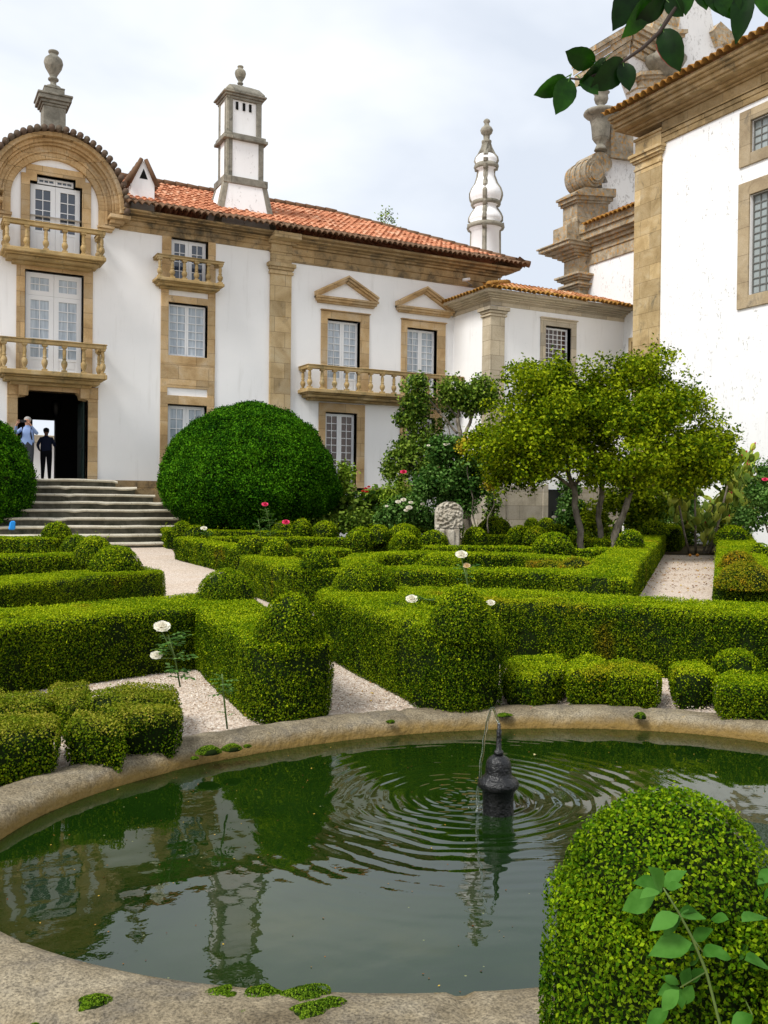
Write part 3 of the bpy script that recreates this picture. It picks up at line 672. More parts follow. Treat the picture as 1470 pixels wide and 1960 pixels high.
hedge('hedge on the right side of the right gravel path with an orange scorched dome', [([(1436, 1112), (1412, 1040), (1403, 1010)], .75, .50, (.5, .5)), ([(1436, 1110), (1600, 1112)], .8, .5)], [(1412, 1092, 34, 36, 1), (1424, 1122, 50, 44, 1), (1400, 1037, 30, 30), (1394, 1012, 30, 28)], group=GB)
hedge('right bed inner hedge behind the orange dome at the photo edge', [([(1440, 1050), (1640, 1054)], .7, .5)], [(1455, 1064, 20, 24)], group=GB)
hedge('right bed far hedge at the photo edge below the pale shrub', [([(1420, 1010), (1640, 1014)], .7, .5)], [], group=GB)
# the clipped cone at the lower right
def near_topiary():
    c = top(1244, 1660, .53); c = atz(1284, 1720, .62); g = gz(c[0], c[1])
    root = empty('topiary', (c[0], c[1], g), 'large bullet-shaped boxwood topiary in front of the pool at the lower right', 'topiary')
    core = MB(); gr = []
    import math as _m
    poly = [np.array([c[0]+.262*_m.cos(a), c[1]+.262*_m.sin(a)]) for a in np.linspace(0, 2*_m.pi, 25)[:-1]]
    hedge_body(poly, .55, 2.4, core, gr, lump=.012)
    r2 = rt0[:2]*1.0-fw0[:2]*.35; r2 /= np.linalg.norm(r2); nn = np.array([-r2[1], r2[0]]); s0 = c[:2]+r2*.18-fw0[:2]*.06
    poly = [s0-nn*.27, s0+r2*1.6-nn*.27, s0+r2*1.6+nn*.27, s0+nn*.27]
    hedge_body(poly, .50, 2.4, core, gr, zoff=-.004, lump=.012)
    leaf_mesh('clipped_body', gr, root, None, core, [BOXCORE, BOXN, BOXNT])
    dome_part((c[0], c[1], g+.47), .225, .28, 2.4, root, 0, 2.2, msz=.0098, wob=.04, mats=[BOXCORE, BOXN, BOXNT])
near_topiary()
# moss cushions on the rim
def moss(px, py, r, label, flat=.6):
    p = atz(px, py, .10); c = (p[0], p[1], p[2]-.012); D = (p-EYE)@fw0
    rr = r/FPX*D; n = 2
    core = MB(); core.lathe(c, [(rr, 0), (rr*.8, rr*flat*.55), (rr*.4, rr*flat*.85), (rr*.02, rr*flat)], 12)
    k = int(900*(rr/.03)**1.2); a = rng.uniform(0, 6.28, k); t = rng.uniform(0, 1, k)**.5; ph = t*1.5
    P = np.stack([c[0]+rr*np.sin(ph)*np.cos(a)*(1+.25*np.sin(3*a+px)), c[1]+rr*np.sin(ph)*np.sin(a)*(1+.25*np.cos(2*a)), c[2]+rr*flat*np.cos(ph)+.002], 1)
    Nn = np.stack([np.sin(ph)*np.cos(a), np.sin(ph)*np.sin(a), np.cos(ph)], 1)
    o = leaf_mesh('moss_cushion', [(P, Nn, .0065, 1, .9)], None, c, core, [BOXCORE, MOSS]); tag(o, label, 'moss', 'moss cushions on the pool rim')
for a in [(400, 1437, 22, 'largest moss cushion where the far left rim stones join'), (444, 1431, 18, 'oval moss cushion just right of the rim joint at the left'), (473, 1426, 7, 'tiny round moss tuft right of the oval cushion'), (372, 1449, 7, 'small moss tuft left of the rim joint'),
          (748, 1380, 8, 'narrow moss strip in the far rim joint behind the water'), (1226, 1371, 11, 'upright moss tuft on the rim below the wide box block', 1.), (965, 1366, 14, 'thin moss mat on the far rim right of the water jet', .25),
          (178, 1920, 33, 'bright moss cushion on the near rim at the lower left'), (465, 1938, 16, 'small round moss cushion on the near rim left of the broken joint'), (592, 1940, 40, 'moss filling the broken joint of the near rim, left side'), (630, 1925, 32, 'moss clump on the right of the broken near joint'),
          (585, 1903, 46, 'moss mat hanging over the water edge at the broken near joint', .3), (500, 1897, 38, 'long thin moss mat along the near water edge', .22), (420, 1896, 30, 'left end moss mat along the near water edge', .22), (440, 1903, 14, 'brown moss tuft below the near water edge'), (66, 1958, 9, 'moss tuft at the very bottom left of the rim')]:
    moss(*a)
# ------------------------------------------------------------------ architecture helpers
FA = Pl((0, 27.3, 0), (1, 0, 0), (0, -1, 0))
def wall_panel(b, P, u0, u1, v0, v1, holes, rev=.28, m=0, mr=None):
    us = sorted({u0, u1, *[h[0] for h in holes], *[h[1] for h in holes]}); vs = sorted({v0, v1, *[h[2] for h in holes], *[h[3] for h in holes]})
    for i in range(len(us)-1):
        for j in range(len(vs)-1):
            cu, cv = (us[i]+us[i+1])/2, (vs[j]+vs[j+1])/2
            if any(h[0] < cu < h[1] and h[2] < cv < h[3] for h in holes): continue
            b.add([P.pt(us[i], vs[j]), P.pt(us[i+1], vs[j]), P.pt(us[i+1], vs[j+1]), P.pt(us[i], vs[j+1])], [(0, 1, 2, 3)], m)
    for a, c, e, f in holes:
        for q in ([(a, e), (a, f)], [(a, f), (c, f)], [(c, f), (c, e)], [(c, e), (a, e)]):
            b.add([P.pt(*q[0]), P.pt(*q[1]), P.pt(*q[1], -rev), P.pt(*q[0], -rev)], [(0, 1, 2, 3)], m if mr is None else mr)
def frame_bars(b, P, u0, u1, v0, v1, t, d0, d1, m=0):
    b.pb(P, u0, u0+t, v0, v1, d0, d1, m); b.pb(P, u1-t, u1, v0, v1, d0, d1, m)
    b.pb(P, u0+t, u1-t, v0, v0+t, d0, d1-.002, m); b.pb(P, u0+t, u1-t, v1-t, v1, d0, d1-.002, m)
def sash(root, P, u0, u1, v0, v1, cols=2, rows=6, leaves=2, pane=None, panel=0., transom=0., trows=2, back=-.16, lit=.0, gap=.034, name='window', frame=None, st=.085, mt=.022, label=None):
    """a glazed window set into its opening: part 'window' with 'pane' and 'reveal' sub-parts"""
    f = MB(); g = MB(); k = MB(); d = back
    k.pb(P, u0+.002, u1-.002, v0+.002, v1-.002, d-.12, d-.06)
    U0, U1, V0, V1 = u0+gap, u1-gap, v0+.02, v1-gap
    vt = V1-transom
    def leaf(a, c, e, t, cn, rn, pan):
        frame_bars(f, P, a, c, e, t, st, d-.03, d+.02)
        ee = e+st
        if pan:
            hp = (t-e)*pan; f.pb(P, a+st, c-st, e+st, e+hp, d-.02, d+.004); f.pb(P, a+st+.05, c-st-.05, e+st+.05, e+hp-.08, d+.004, d+.013); f.pb(P, a+st, c-st, e+hp-.05, e+hp+.02, d-.02, d+.016); ee = e+hp+.02
        x0, x1, y0, y1 = a+st, c-st, ee, t-st
        for i in range(1, cn): x = x0+(x1-x0)*i/cn; f.pb(P, x-mt/2, x+mt/2, y0, y1, d-.02, d+.010)
        for j in range(1, rn): y = y0+(y1-y0)*j/rn; f.pb(P, x0, x1, y-mt/2, y+mt/2, d-.02, d+.007)
        g.pb(P, x0, x1, y0, y1, d-.03, d-.018)
    wl = (U1-U0)/leaves
    for i in range(leaves):
        leaf(U0+wl*i+.003*i, U0+wl*(i+1)-.003*(leaves-1-i), V0, vt-.004 if transom else vt, cols, rows, panel)
        if transom: leaf(U0+wl*i+.003*i, U0+wl*(i+1)-.003*(leaves-1-i), vt, V1, cols, trows, 0)
    o = f.build(name, frame or WHITE, root)
    g.build('pane', pane or GLASS_C, o); k.build('reveal', DARKPAINT, o)
    if label: o['label'] = label
    return o
BAL = [(.62, 0), (.62, .05), (.45, .07), (.40, .10), (.62, .16), (.92, .25), (1, .32), (.88, .39), (.55, .46), (.50, .48), (.66, .50), (.66, .53), (.50, .55), (.55, .62), (.62, .72), (.54, .82), (.42, .89), (.62, .92), (.62, 1)]
def baluster(b, x, y, z0, z1, r=.085):
    b.lathe((x, y, z0), [(q*r, z*(z1-z0)) for q, z in BAL], 12)
    b.box(x-r*.8, x+r*.8, y-r*.8, y+r*.8, z0, z0+.05); b.box(x-r*.78, x+r*.78, y-r*.78, y+r*.78, z1-.05, z1)
def balcony(root, P, u0, u1, vrail, vslab, vbot, proj, nfront, side=1, label=None, right=True, left=True, rail_h=.13):
    s = MB(); h = vslab-vbot
    for k, (a, c, d_) in enumerate([(0, .22, .42), (.22, .5, .72), (.5, .62, .86), (.62, 1., 1.)]):
        dd = proj*d_; e = (proj-dd)*.6
        s.pb(P, u0+e, u1-(e if right else 0), vbot+h*a, vbot+h*c-.001, -.02, dd, 0)
    o = s.build('balcony', STONE_BAL, root, bevel=.015)
    if label: o['label'] = label
    r = MB(); rw = .17
    r.pb(P, u0+.02, u1-.02*right, vrail-rail_h, vrail-.03, proj-rw, proj-.02); r.pb(P, u0, u1, vrail-.03, vrail, proj-rw-.02, proj)
    if left: r.pb(P, u0+.02, u0+rw, vrail-rail_h, vrail-.03, 0, proj-rw); r.pb(P, u0, u0+rw+.02, vrail-.03, vrail-.001, 0, proj-rw-.02)
    if right: r.pb(P, u1-rw, u1-.02, vrail-rail_h, vrail-.03, 0, proj-rw); r.pb(P, u1-rw-.02, u1, vrail-.03, vrail-.001, 0, proj-rw-.02)
    r.build('rail', STONE_BAL, o, bevel=.012)
    us = [u0+.11+(u1-u0-.22)*i/(nfront-1) for i in range(nfront)]
    for u in us:
        b = MB(); p = P.pt(u, 0, proj-.10); baluster(b, p[0], p[1], vslab, vrail-rail_h); b.build('baluster', STONE_BAL, o)
    for i in range(side):
        for u, on in ((u0+.1, left), (u1-.1, right)):
            if not on: continue
            b = MB(); p = P.pt(u, 0, (proj-.10)*(i+.35)/(side+.35)); baluster(b, p[0], p[1], vslab, vrail-rail_h); b.build('baluster', STONE_BAL, o)
    return o
def surround(root, P, u0, u1, v0, v1, o0, o1, p0, p1, d=.045, m=None, head=0, name='surround', lip=0.):
    """stone frame: opening u0..u1, v0..v1 in outer o0..o1, p0..p1"""
    b = MB(); m = m or STONE
    b.pb(P, o0, u0, p0, v1, -.2, d); b.pb(P, u1, o1, p0, v1, -.2, d); b.pb(P, o0, o1, v1, p1, -.2, d+.002)
    if p0 < v0-.01: b.pb(P, u0, u1, p0, v0, -.2, d-.002)
    if lip: b.pb(P, o0-.03, o1+.03, p1, p1+lip, -.02, d+.06)
    return b.build(name, m, root, bevel=.006)
def tiles(o, e, Lg, s, S, clip=None, tw=.19, tl=.33, amp=.045, cmin=None):
    o, e, s = [np.array(a, float) for a in (o, e, s)]; n = np.cross(e, s); n /= np.linalg.norm(n)
    if n[2] < 0: n = -n
    cpt = 8; nc = int(Lg/tw*cpt); nr = int(S/tl)+1
    V = []; UV = []; rows = []
    for r in range(nr):
        for v, lift in ((r*tl, .034), ((r+1)*tl-.002, .0)): rows.append((v, lift, r))
    js = rng.normal(0, .006, (nc//cpt+2, nr+1))
    for v, lift, r in rows:
        for c in range(nc+1):
            u = c*tw/cpt; vv = min(v, S)
            if clip: vv = min(vv, max(0, clip(u)))
            if cmin: vv = max(vv, cmin(u))
            ph = (u/tw) % 1; h = amp*(abs(math.cos(math.pi*ph))**.7*2-1)
            kk = int(u/tw+.5)
            V.append(o+e*u+s*(vv-(.05+js[kk % js.shape[0], r] if v == 0 else js[kk % js.shape[0], r]*2))+n*(h+lift+js[kk % js.shape[0], r])); UV.append((u/tw+.5, v/tl+.5*(lift == 0)*0+(0.02 if lift else -.02)))
    F_ = []; w_ = nc+1
    for r in range(len(rows)-1):
        for c in range(nc): F_.append((r*w_+c, r*w_+c+1, (r+1)*w_+c+1, (r+1)*w_+c))
    # lower lip so the eave tiles show thickness
    b = len(V); V += [V[c]-n*.022+s*.0 for c in range(w_)]; UV += [(UV[c][0], .01) for c in range(w_)]
    b2 = len(V); V += [V[c]-n*.022+s*.5 for c in range(w_)]; UV += [(UV[c][0], .01) for c in range(w_)]
    for c in range(nc): F_.append((b+c, b+c+1, c+1, c)); F_.append((b2+c, b2+c+1, b+c+1, b+c))
    return V, F_, UV
def tile_obj(name, sheets, m, root):
    V = []; F_ = []; UV = []
    for a, f, u in sheets:
        k = len(V); V += a; F_ += [tuple(k+i for i in q) for q in f]; UV += u
    me = bpy.data.meshes.new(name); me.from_pydata([tuple(v) for v in V], [], F_); ul = me.uv_layers.new(name='UVMap')
    idx = np.empty(len(me.loops), np.int32); me.loops.foreach_get('vertex_index', idx); ul.data.foreach_set('uv', np.array(UV, np.float32)[idx].ravel())
    me.materials.append(m); me.update(); return link(name, me, root)
def vase(b, c, s=1., n=20):
    b.lathe(c, [(q*s, z*s) for q, z in [(.20, 0), (.20, .07), (.09, .10), (.07, .17), (.08, .22), (.13, .25), (.13, .29), (.08, .32), (.10, .38), (.20, .55), (.235, .68), (.21, .78), (.12, .86), (.09, .90), (.13, .94), (.13, .98), (.05, 1.0)]], n)
# ------------------------------------------------------------------ manor house
H = empty('manor_house', (11, 27.3, .2), 'long white manor house with ochre stone trim, balconies and red tile roof', 'house')
Wn = {'A': (12.24, 13.42), 'B': (15.17, 16.35)}
holes = [(2.95, 4.82, 2.0, 4.44), (3.12, 4.68, 4.92, 7.77), (3.23, 4.62, 8.16, 10.22), (3.41, 4.44, 10.22, 10.42), (7.17, 8.29, 7.9, 9.23), (7.1, 8.29, 5.73, 7.3), (7.1, 8.29, 2.3, 4.29), (12.24, 13.42, 4.97, 7.33), (15.17, 16.35, 4.97, 7.33), (12.2, 13.33, 2.04, 4.33), (15.17, 16.3, 2.04, 4.33)]
b = MB()
wall_panel(b, FA, -8, 18.7, -.2, 9.3, [h for h in holes if h[3] <= 9.3]+[(3.23, 4.62, 8.16, 9.3)])
arc = [(3.9+1.25*math.cos(a), 9.70+1.25*math.sin(a)) for a in np.linspace(0, math.pi, 25)]
hole = [(4.62, 9.3), (4.62, 10.22), (4.44, 10.22), (4.44, 10.42), (3.41, 10.42), (3.41, 10.22), (3.23, 10.22), (3.23, 9.3)]
poly = [(4.62, 9.3), (5.15, 9.3)]+arc+[(2.65, 9.3), (3.23, 9.3)]+hole[::-1][1:-1]
poly = [(5.15, 9.3)]+arc+[(2.65, 9.3)]+hole[::-1]
b.prism(FA, poly, -.3, 0)
b.add([(18.7, 27.3, -.2), (18.7, 37, -.2), (18.7, 37, 9.6), (18.7, 27.3, 9.6)], [(0, 1, 2, 3)]); b.add([(-8, 27.3, -.2), (-8, 37, -.2), (-8, 37, 9.6), (-8, 27.3, 9.6)], [(0, 1, 2, 3)])
b.add([(-8, 37, -.2), (1.0, 37, -.2), (1.0, 37, 9.6), (-8, 37, 9.6)], [(0, 1, 2, 3)]); b.add([(5.6, 37, -.2), (18.7, 37, -.2), (18.7, 37, 9.6), (5.6, 37, 9.6)], [(0, 1, 2, 3)])
b.build('wall', PLASTER, H)
b = MB(); b.box(18.0, 23.4, 32, 36, -.2, 9.3); b.build('rear_wing', PLASTER, H)
# frieze and cornice under the eaves
def cornice(b, P, u0, u1, zb, zt, layers, m=0):
    h = zt-zb
    for a, c, d in layers: b.pb(P, u0-(0), u1+(d if 1 else 0), zb+h*a, zb+h*c-.001, -.05, d, m)
b = MB(); LY = [(0, .30, .05), (.30, .36, .09), (.36, .62, .06), (.62, .72, .16), (.72, .80, .26), (.80, .9, .46), (.9, 1., .62)]
cornice(b, FA, 5.66, 10.26, 9.22, 9.70, LY); cornice(b, FA, 10.98, 18.75, 8.96, 9.70, LY); cornice(b, FA, -8, 1.9, 9.22, 9.70, LY)
b.build('cornice', STONE_CORN, H, bevel=.008)
b = MB(); b.pb(FA, 10.27, 10.96, 0, 8.52, -.05, .10)
for a, c, d, e in ((8.52, 8.60, .15, .05), (8.60, 8.66, .12, .02), (8.66, 8.74, .16, .06), (8.74, 8.86, .22, .11), (8.86, 8.98, .11, 0), (8.98, 9.2, .12, 0), (9.2, 9.26, .16, .03), (9.26, 9.44, .13, 0), (9.44, 9.52, .24, .1), (9.52, 9.70, .66, .1)):
    b.pb(FA, 10.27-e, 10.96+e, a, c-.001, -.05, d)
b.build('pilaster', stone_mat('pilaster_stone', (.34, .25, .13), (.47, .36, .21), (.53, .44, .29), .60, (.11, .095, .07), (.69, .48), (.64, (.42, .25, .08))), H, bevel=.006)
b = MB(); b.pb(FA, -8, 6.9, 1.72, 2.0, -.02, .05); b.pb(FA, 8.53, 10.26, 1.7, 2.0, -.02, .05); b.pb(FA, 6.9, 8.53, 1.6, 2.0, -.02, .07); b.pb(FA, 10.97, 17, 1.75, 1.9, -.02, .05)
b.build('plinth', STONE_CORN, H)
# garden door and passage
b = MB(); b.pb(FA, 2.68, 2.95, 2.0, 4.3, -.3, .05); b.pb(FA, 4.82, 5.09, 2.0, 4.3, -.3, .05)
b.prism(FA, [(2.68, 4.3), (2.95, 4.3), (2.95, 4.25), (3.16, 4.28), (3.19, 4.38), (3.26, 4.44), (4.51, 4.44), (4.58, 4.38), (4.61, 4.28), (4.82, 4.25), (4.82, 4.3), (5.09, 4.3), (5.09, 4.62), (2.68, 4.62)], -.3, .06)
for u in (2.96, 4.58): b.pb(FA, u, u+.24, 4.28, 4.62, .06, .22)
b.build('door_surround', STONE, H, bevel=.01)
b = MB(); PB_ = Pl((0, 33, 0), (1, 0, 0), (0, -1, 0))
e0, e1 = PB_.px(62, 860)[0], PB_.px(106, 860)[0]; ez = PB_.px(85, 803)[1]
wall_panel(b, PB_, 1.8, 6.2, 1.9, 5.0, [(e0, e1, 2.0, ez)], .3)
b.add([(1.8, 27.6, 1.9), (1.8, 33, 1.9), (1.8, 33, 5), (1.8, 27.6, 5)], [(0, 1, 2, 3)]); b.add([(6.2, 27.6, 1.9), (6.2, 33, 1.9), (6.2, 33, 5), (6.2, 27.6, 5)], [(0, 1, 2, 3)])
b.add([(1.8, 27.6, 4.9), (6.2, 27.6, 4.9), (6.2, 33, 4.9), (1.8, 33, 4.9)], [(0, 1, 2, 3)])
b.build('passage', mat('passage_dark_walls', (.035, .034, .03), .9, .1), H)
b = MB(); b.box(1.8, 6.2, 27.3, 46, 1.8, 1.985); b.build('passage_floor', mat('passage_floor', (.18, .16, .13), .8), H)
b = MB(); b.lathe((4.35, 30, 3.95), [(.02, .55), (.12, .5), (.16, .42), (.13, .12), (.03, 0), (.01, -.05)], 6); b.tube([(4.35, 30, 4.45), (4.35, 30, 4.9)], .01); b.build('lantern', IRON, H)
b = MB(); DL = Pl((4.79, 0, 0), (0, 1, 0), (-1, 0, 0)); b.pb(DL, 27.62, 28.5, 2.0, 4.25, 0, .05)
for v0, v1 in ((2.15, 2.9), (3.0, 3.5), (3.6, 4.1)): b.pb(DL, 27.75, 28.37, v0, v1, .05, .075)
b.build('door_leaf', mat('green_door_paint', (.02, .04, .035), .5, .3), H, bevel=.01)
K = empty('courtyard_building', (5, 44, 2), 'sunlit white building with stone pilaster seen through the garden doorway', 'building')
b = MB(); b.box(-6, 16, 44, 45, 1.8, 3.9); b.build('wall', PLASTER, K)
b = MB(); b.box(3.5, 3.95, 43.8, 44, 1.8, 4.4); b.box(3.3, 4.15, 43.7, 44, 4.4, 4.75); b.box(4.9, 5.15, 43.8, 44, 3.7, 4.6); b.box(-6, 16, 43.7, 44, 3.9, 4.25); b.build('pilaster', STONE_PALE, K, bevel=.02)
# balconies, windows on the left tower
balcony(H, FA, 2.41, 5.18, 5.74, 4.90, 4.56, .90, 6, 1, 'lower tower balcony with mossy stone rail')
balcony(H, FA, 2.47, 5.14, 8.90, 8.16, 7.86, .85, 6, 1, 'upper tower balcony below the round arch')
surround(H, FA, 3.12, 4.68, 4.92, 7.77, 2.9, 4.93, 4.92, 8.0)
sash(H, FA, 3.12, 4.68, 4.92, 7.77, 2, 6, 2, GLASS_C, panel=.20, transom=.62, st=.13)
b = MB(); b.prism(FA, [(3.0, 8.16), (3.23, 8.16), (3.23, 10.22), (3.41, 10.22), (3.41, 10.42), (4.44, 10.42), (4.44, 10.22), (4.62, 10.22), (4.62, 8.16), (4.86, 8.16), (4.86, 10.40), (4.70, 10.40), (4.70, 10.66), (3.13, 10.66), (3.13, 10.40), (3.0, 10.40)], -.2, .05)
b.build('surround', STONE, H)
sash(H, FA, 3.23, 4.62, 8.16, 10.22, 2, 4, 2, GLASS, panel=.36, st=.13); sash(H, FA, 3.41, 4.44, 10.20, 10.42, 3, 1, 2, GLASS, st=.05)
# arched gable
b = MB(); ar = (3.9, 9.70)
def arch_ring(r0, r1, d0, d1, z0):
    a = np.linspace(0, math.pi, 41); out = [(ar[0]+r1*math.cos(t), ar[1]+r1*math.sin(t)) for t in a]; inn = [(ar[0]+r0*math.cos(t), ar[1]+r0*math.sin(t)) for t in a]
    for i in range(40):
        p = [FA.pt(*inn[i], d0), FA.pt(*out[i], d0), FA.pt(*out[i+1], d0), FA.pt(*inn[i+1], d0), FA.pt(*inn[i], d1), FA.pt(*out[i], d1), FA.pt(*out[i+1], d1), FA.pt(*inn[i+1], d1)]
        b.hexa(p)
    for sgn in (1, -1):
        u0, u1 = sorted((ar[0]+sgn*r0, ar[0]+sgn*r1)); b.pb(FA, u0, u1, z0, ar[1], d0, d1)
arch_ring(1.17, 1.34, -.1, .12, 9.24); arch_ring(1.34, 1.40, -.1, .17, 9.26); arch_ring(1.40, 1.52, -.1, .13, 9.24); arch_ring(1.52, 1.58, -.1, .24, 9.5); arch_ring(1.58, 1.68, -.1, .34, 9.5); arch_ring(1.68, 1.80, -.1, .50, 9.55)
for sgn in (1, -1):
    def q(a, c): return sorted((ar[0]+sgn*a, ar[0]+sgn*c))
    for (a, c, z0, z1, d) in ((1.14, 1.60, 9.16, 9.24, .18), (1.16, 1.55, 9.08, 9.16, .12), (1.40, 1.98, 9.40, 9.50, .52), (1.45, 1.84, 9.30, 9.40, .34), (1.45, 1.74, 9.24, 9.30, .2)):
        u0, u1 = q(a, c); b.pb(FA, u0, u1, z0, z1-.001, -.1, d)
b.build('arched_gable', STONE, H, bevel=.008)
b = MB(); n = 33
for i in range(n):
    t = math.pi*(-.02+1.04*i/(n-1)); p = (ar[0]+1.86*math.cos(t), ar[1]+1.86*math.sin(t))
    for q0, rr in ((.66, .085), (.30, .078), (-.2, .085), (-.7, .08), (-1.3, .085)):
        b.tube([FA.pt(*p, q0+rng.uniform(-.02, .02)), FA.pt(*p, q0-.75)], [rr, rr*.8], 10)
a = np.linspace(0, math.pi, 31)
for i in range(30):
    P0 = [(ar[0]+1.83*math.cos(t), ar[1]+1.83*math.sin(t)) for t in (a[i], a[i+1])]
    b.add([FA.pt(*P0[0], .6), FA.pt(*P0[1], .6), FA.pt(*P0[1], -4.5), FA.pt(*P0[0], -4.5)], [(0, 1, 2, 3)])
TD = tile_mat('dark_weathered_tiles', [(.10, .05, .035), (.14, .08, .06), (.20, .12, .09), (.12, .09, .07)], (.5, (.12, .10, .07), (.10, .07, .05)))
b.build('arched_roof', TD, H)
b = MB(); b.box(3.6, 4.2, 27.5, 28.1, 11.3, 12.45)
for e, z0, z1 in ((.03, 12.45, 12.52), (.08, 12.52, 12.6), (.14, 12.6, 12.72), (.17, 12.72, 12.78), (-.03, 12.78, 12.98), (-.02, 12.98, 13.02)): b.box(3.6-e, 4.2+e, 27.5-e, 28.1+e, z0, z1-.001)
vase(b, (3.9, 27.8, 13.02), 1.12); b.build('gable_finial', STONE_GREY, H, bevel=.012)
# dormer vent
b = MB(); PD = Pl((0, 27.45, 0), (1, 0, 0), (0, -1, 0))
b.prism(PD, [(6.03, 9.85), (6.70, 9.85), (6.70, 10.76), (6.55, 11.0), (6.47, 10.86), (6.26, 10.86), (6.365, 11.12), (6.47, 10.86), (6.55, 11.0), (6.42, 11.36), (6.31, 11.36), (6.03, 10.76)], -2.2, 0) if 0 else None
b.prism(PD, [(6.03, 9.85), (6.70, 9.85), (6.70, 10.76), (6.42, 11.36), (6.31, 11.36), (6.03, 10.76)], -2.2, 0)
b.build('dormer', PLASTER, H)
b = MB(); b.prism(PD, [(6.26, 10.84), (6.50, 10.84), (6.38, 11.14)], 0.0, .008); b.build('dormer_vent', DARK, H)
b = MB()
for sg in (1, -1):
    for k in range(5):
        y0 = 27.40+k*.42; p0 = (6.365+sg*.06, 11.40); p1 = (6.365+sg*.42, 10.66)
        b.tube([(p0[0], y0, p0[1]), (p1[0], y0, p1[1])], [.06, .075], 8)
        b.tube([(p0[0], y0+.2, p0[1]-.02), (p1[0], y0+.2, p1[1]-.02)], [.06, .07], 8)
b.build('dormer_tiles', TILE, H)
# second window column
surround(H, FA, 7.17, 8.29, 7.9, 9.23, 6.9, 8.52, 7.9, 9.24, .04)
surround(H, FA, 7.10, 8.29, 5.73, 7.30, 6.88, 8.52, 5.50, 7.50, .05); 
b = MB(); b.pb(FA, 6.88, 7.10, 7.5, 7.9, -.05, .047); b.build('stone_block', STONE, H); b = MB(); b.pb(FA, 8.30, 8.52, 7.5, 7.9, -.05, .047); b.build('stone_block', STONE, H); b = MB(); b.pb(FA, 6.88, 8.52, 4.78, 5.5, -.05, .043); b.pb(FA, 7.08, 8.32, 4.86, 5.42, .043, .055); b.pb(FA, 6.88, 7.08, 4.55, 4.781, -.05, .043); b.pb(FA, 8.30, 8.52, 4.55, 4.781, -.05, .043)
b.build('stone_panel', STONE, H, bevel=.006)
surround(H, FA, 7.10, 8.29, 2.3, 4.29, 6.88, 8.52, 2.0, 4.55, .05)
sash(H, FA, 7.17, 8.29, 7.9, 9.23, 2, 4, 2, GLASS, st=.1); sash(H, FA, 7.1, 8.29, 5.73, 7.3, 2, 6, 2, GLASS_C, st=.05); sash(H, FA, 7.1, 8.29, 2.3, 4.29, 2, 6, 2, GLASS_C, st=.09)
balcony(H, FA, 6.62, 8.64, 8.56, 7.90, 7.66, .55, 6, 0, 'small balcony under the eaves of the second bay', rail_h=.1)
# right bay windows with pediments
for k, (a, c) in Wn.items():
    surround(H, FA, a, c, 4.97, 7.33, a-.22, c+.32, 4.97, 7.58, .05, lip=.03)
    sash(H, FA, a, c, 4.97, 7.33, 2, 8, 2, GLASS_C, panel=.2, st=.07)
    m_ = (a+c)/2+.05; b = MB()
    b.pb(FA, m_-1.06, m_+1.06, 7.86, 7.94, -.02, .20); b.pb(FA, m_-1.0, m_+1.0, 7.80, 7.86, -.02, .12); b.pb(FA, m_-1.10, m_+1.10, 7.94, 8.0, -.02, .26)
    for sg in (1, -1):
        for (q0, q1, d) in ((0, .07, .12), (.07, .15, .20), (.15, .21, .27)):
            P4 = [(m_+sg*1.10, 8.0-.03+q0-.03), (m_, 8.52+q0), (m_, 8.52+q1), (m_+sg*1.10, 8.0+q1-.06)]
            b.prism(FA, P4 if sg < 0 else P4[::-1], -.02, d)
    b.build('pediment', STONE, H, bevel=.005)
balcony(H, FA, 11.24, 16.98, 5.71, 4.97, 4.66, .80, 14, 1, 'long balcony shared by the two pedimented windows', right=False)
for i, (a, c) in enumerate(((12.2, 13.33), (15.17, 16.3))):
    surround(H, FA, a, c, 2.04, 4.33, a-.23, c+.28, 1.75, 4.62, .05)
    sash(H, FA, a, c, 2.04, 4.33, 2, 8, 2, GLASS_D, panel=.12, st=.08)
    b = MB(); b.pb(FA, a+.02, c-.02, 2.62, 2.645, -.06, -.03)
    for q in range(5): u = a+.1+(c-a-.2)*q/4; b.tube([FA.pt(u, 2.06, -.045), FA.pt(u, 2.62, -.045)], .008, 5)
    b.build('window_grille', WHITE, H)
# main roof
SL = np.array([0, 5.1, 2.36]); SS = np.linalg.norm(SL); SU = SL/SS; hr = SS/5.1
L0 = 19.5-5.62
sh = [tiles((5.62, 26.4, 9.78), (1, 0, 0), L0, SU, SS, lambda u: (L0-u)*hr, cmin=None), tiles((-8.6, 26.4, 9.78), (1, 0, 0), 10.9, SU, SS)]
SR = np.array([-5.1, 0, 2.36])/SS
sh.append(tiles((19.5, 26.4, 9.78), (0, 1, 0), 11.4, SR, SS, lambda u: min(u, 11.4-u)*hr))
SBk = np.array([0, -5.1, 2.36])/SS
sh.append(tiles((-8.6, 36.8, 9.78), (1, 0, 0), 28.1, SBk, SS, lambda u: (28.1-u)*hr))
tile_obj('roof', sh, TILE, H)
b = MB(); pts = [(x, 31.5, 12.20+.02*noise.noise(Vector((x*2, 0, 0)))) for x in np.arange(-8, 14.5, .4)]
for i in range(len(pts)-1): b.tube([pts[i], (pts[i+1][0]+.05, pts[i+1][1], pts[i+1][2])], [.12, .095], 8)
for k in range(16):
    t = k/16; t2 = (k+1.1)/16; f = lambda t: (14.4+5.1*t, 31.5-5.1*t, 12.16-2.36*t); b.tube([f(t2), f(t)], [.12, .095], 8)
b.build('ridge_tiles', TILE, H)
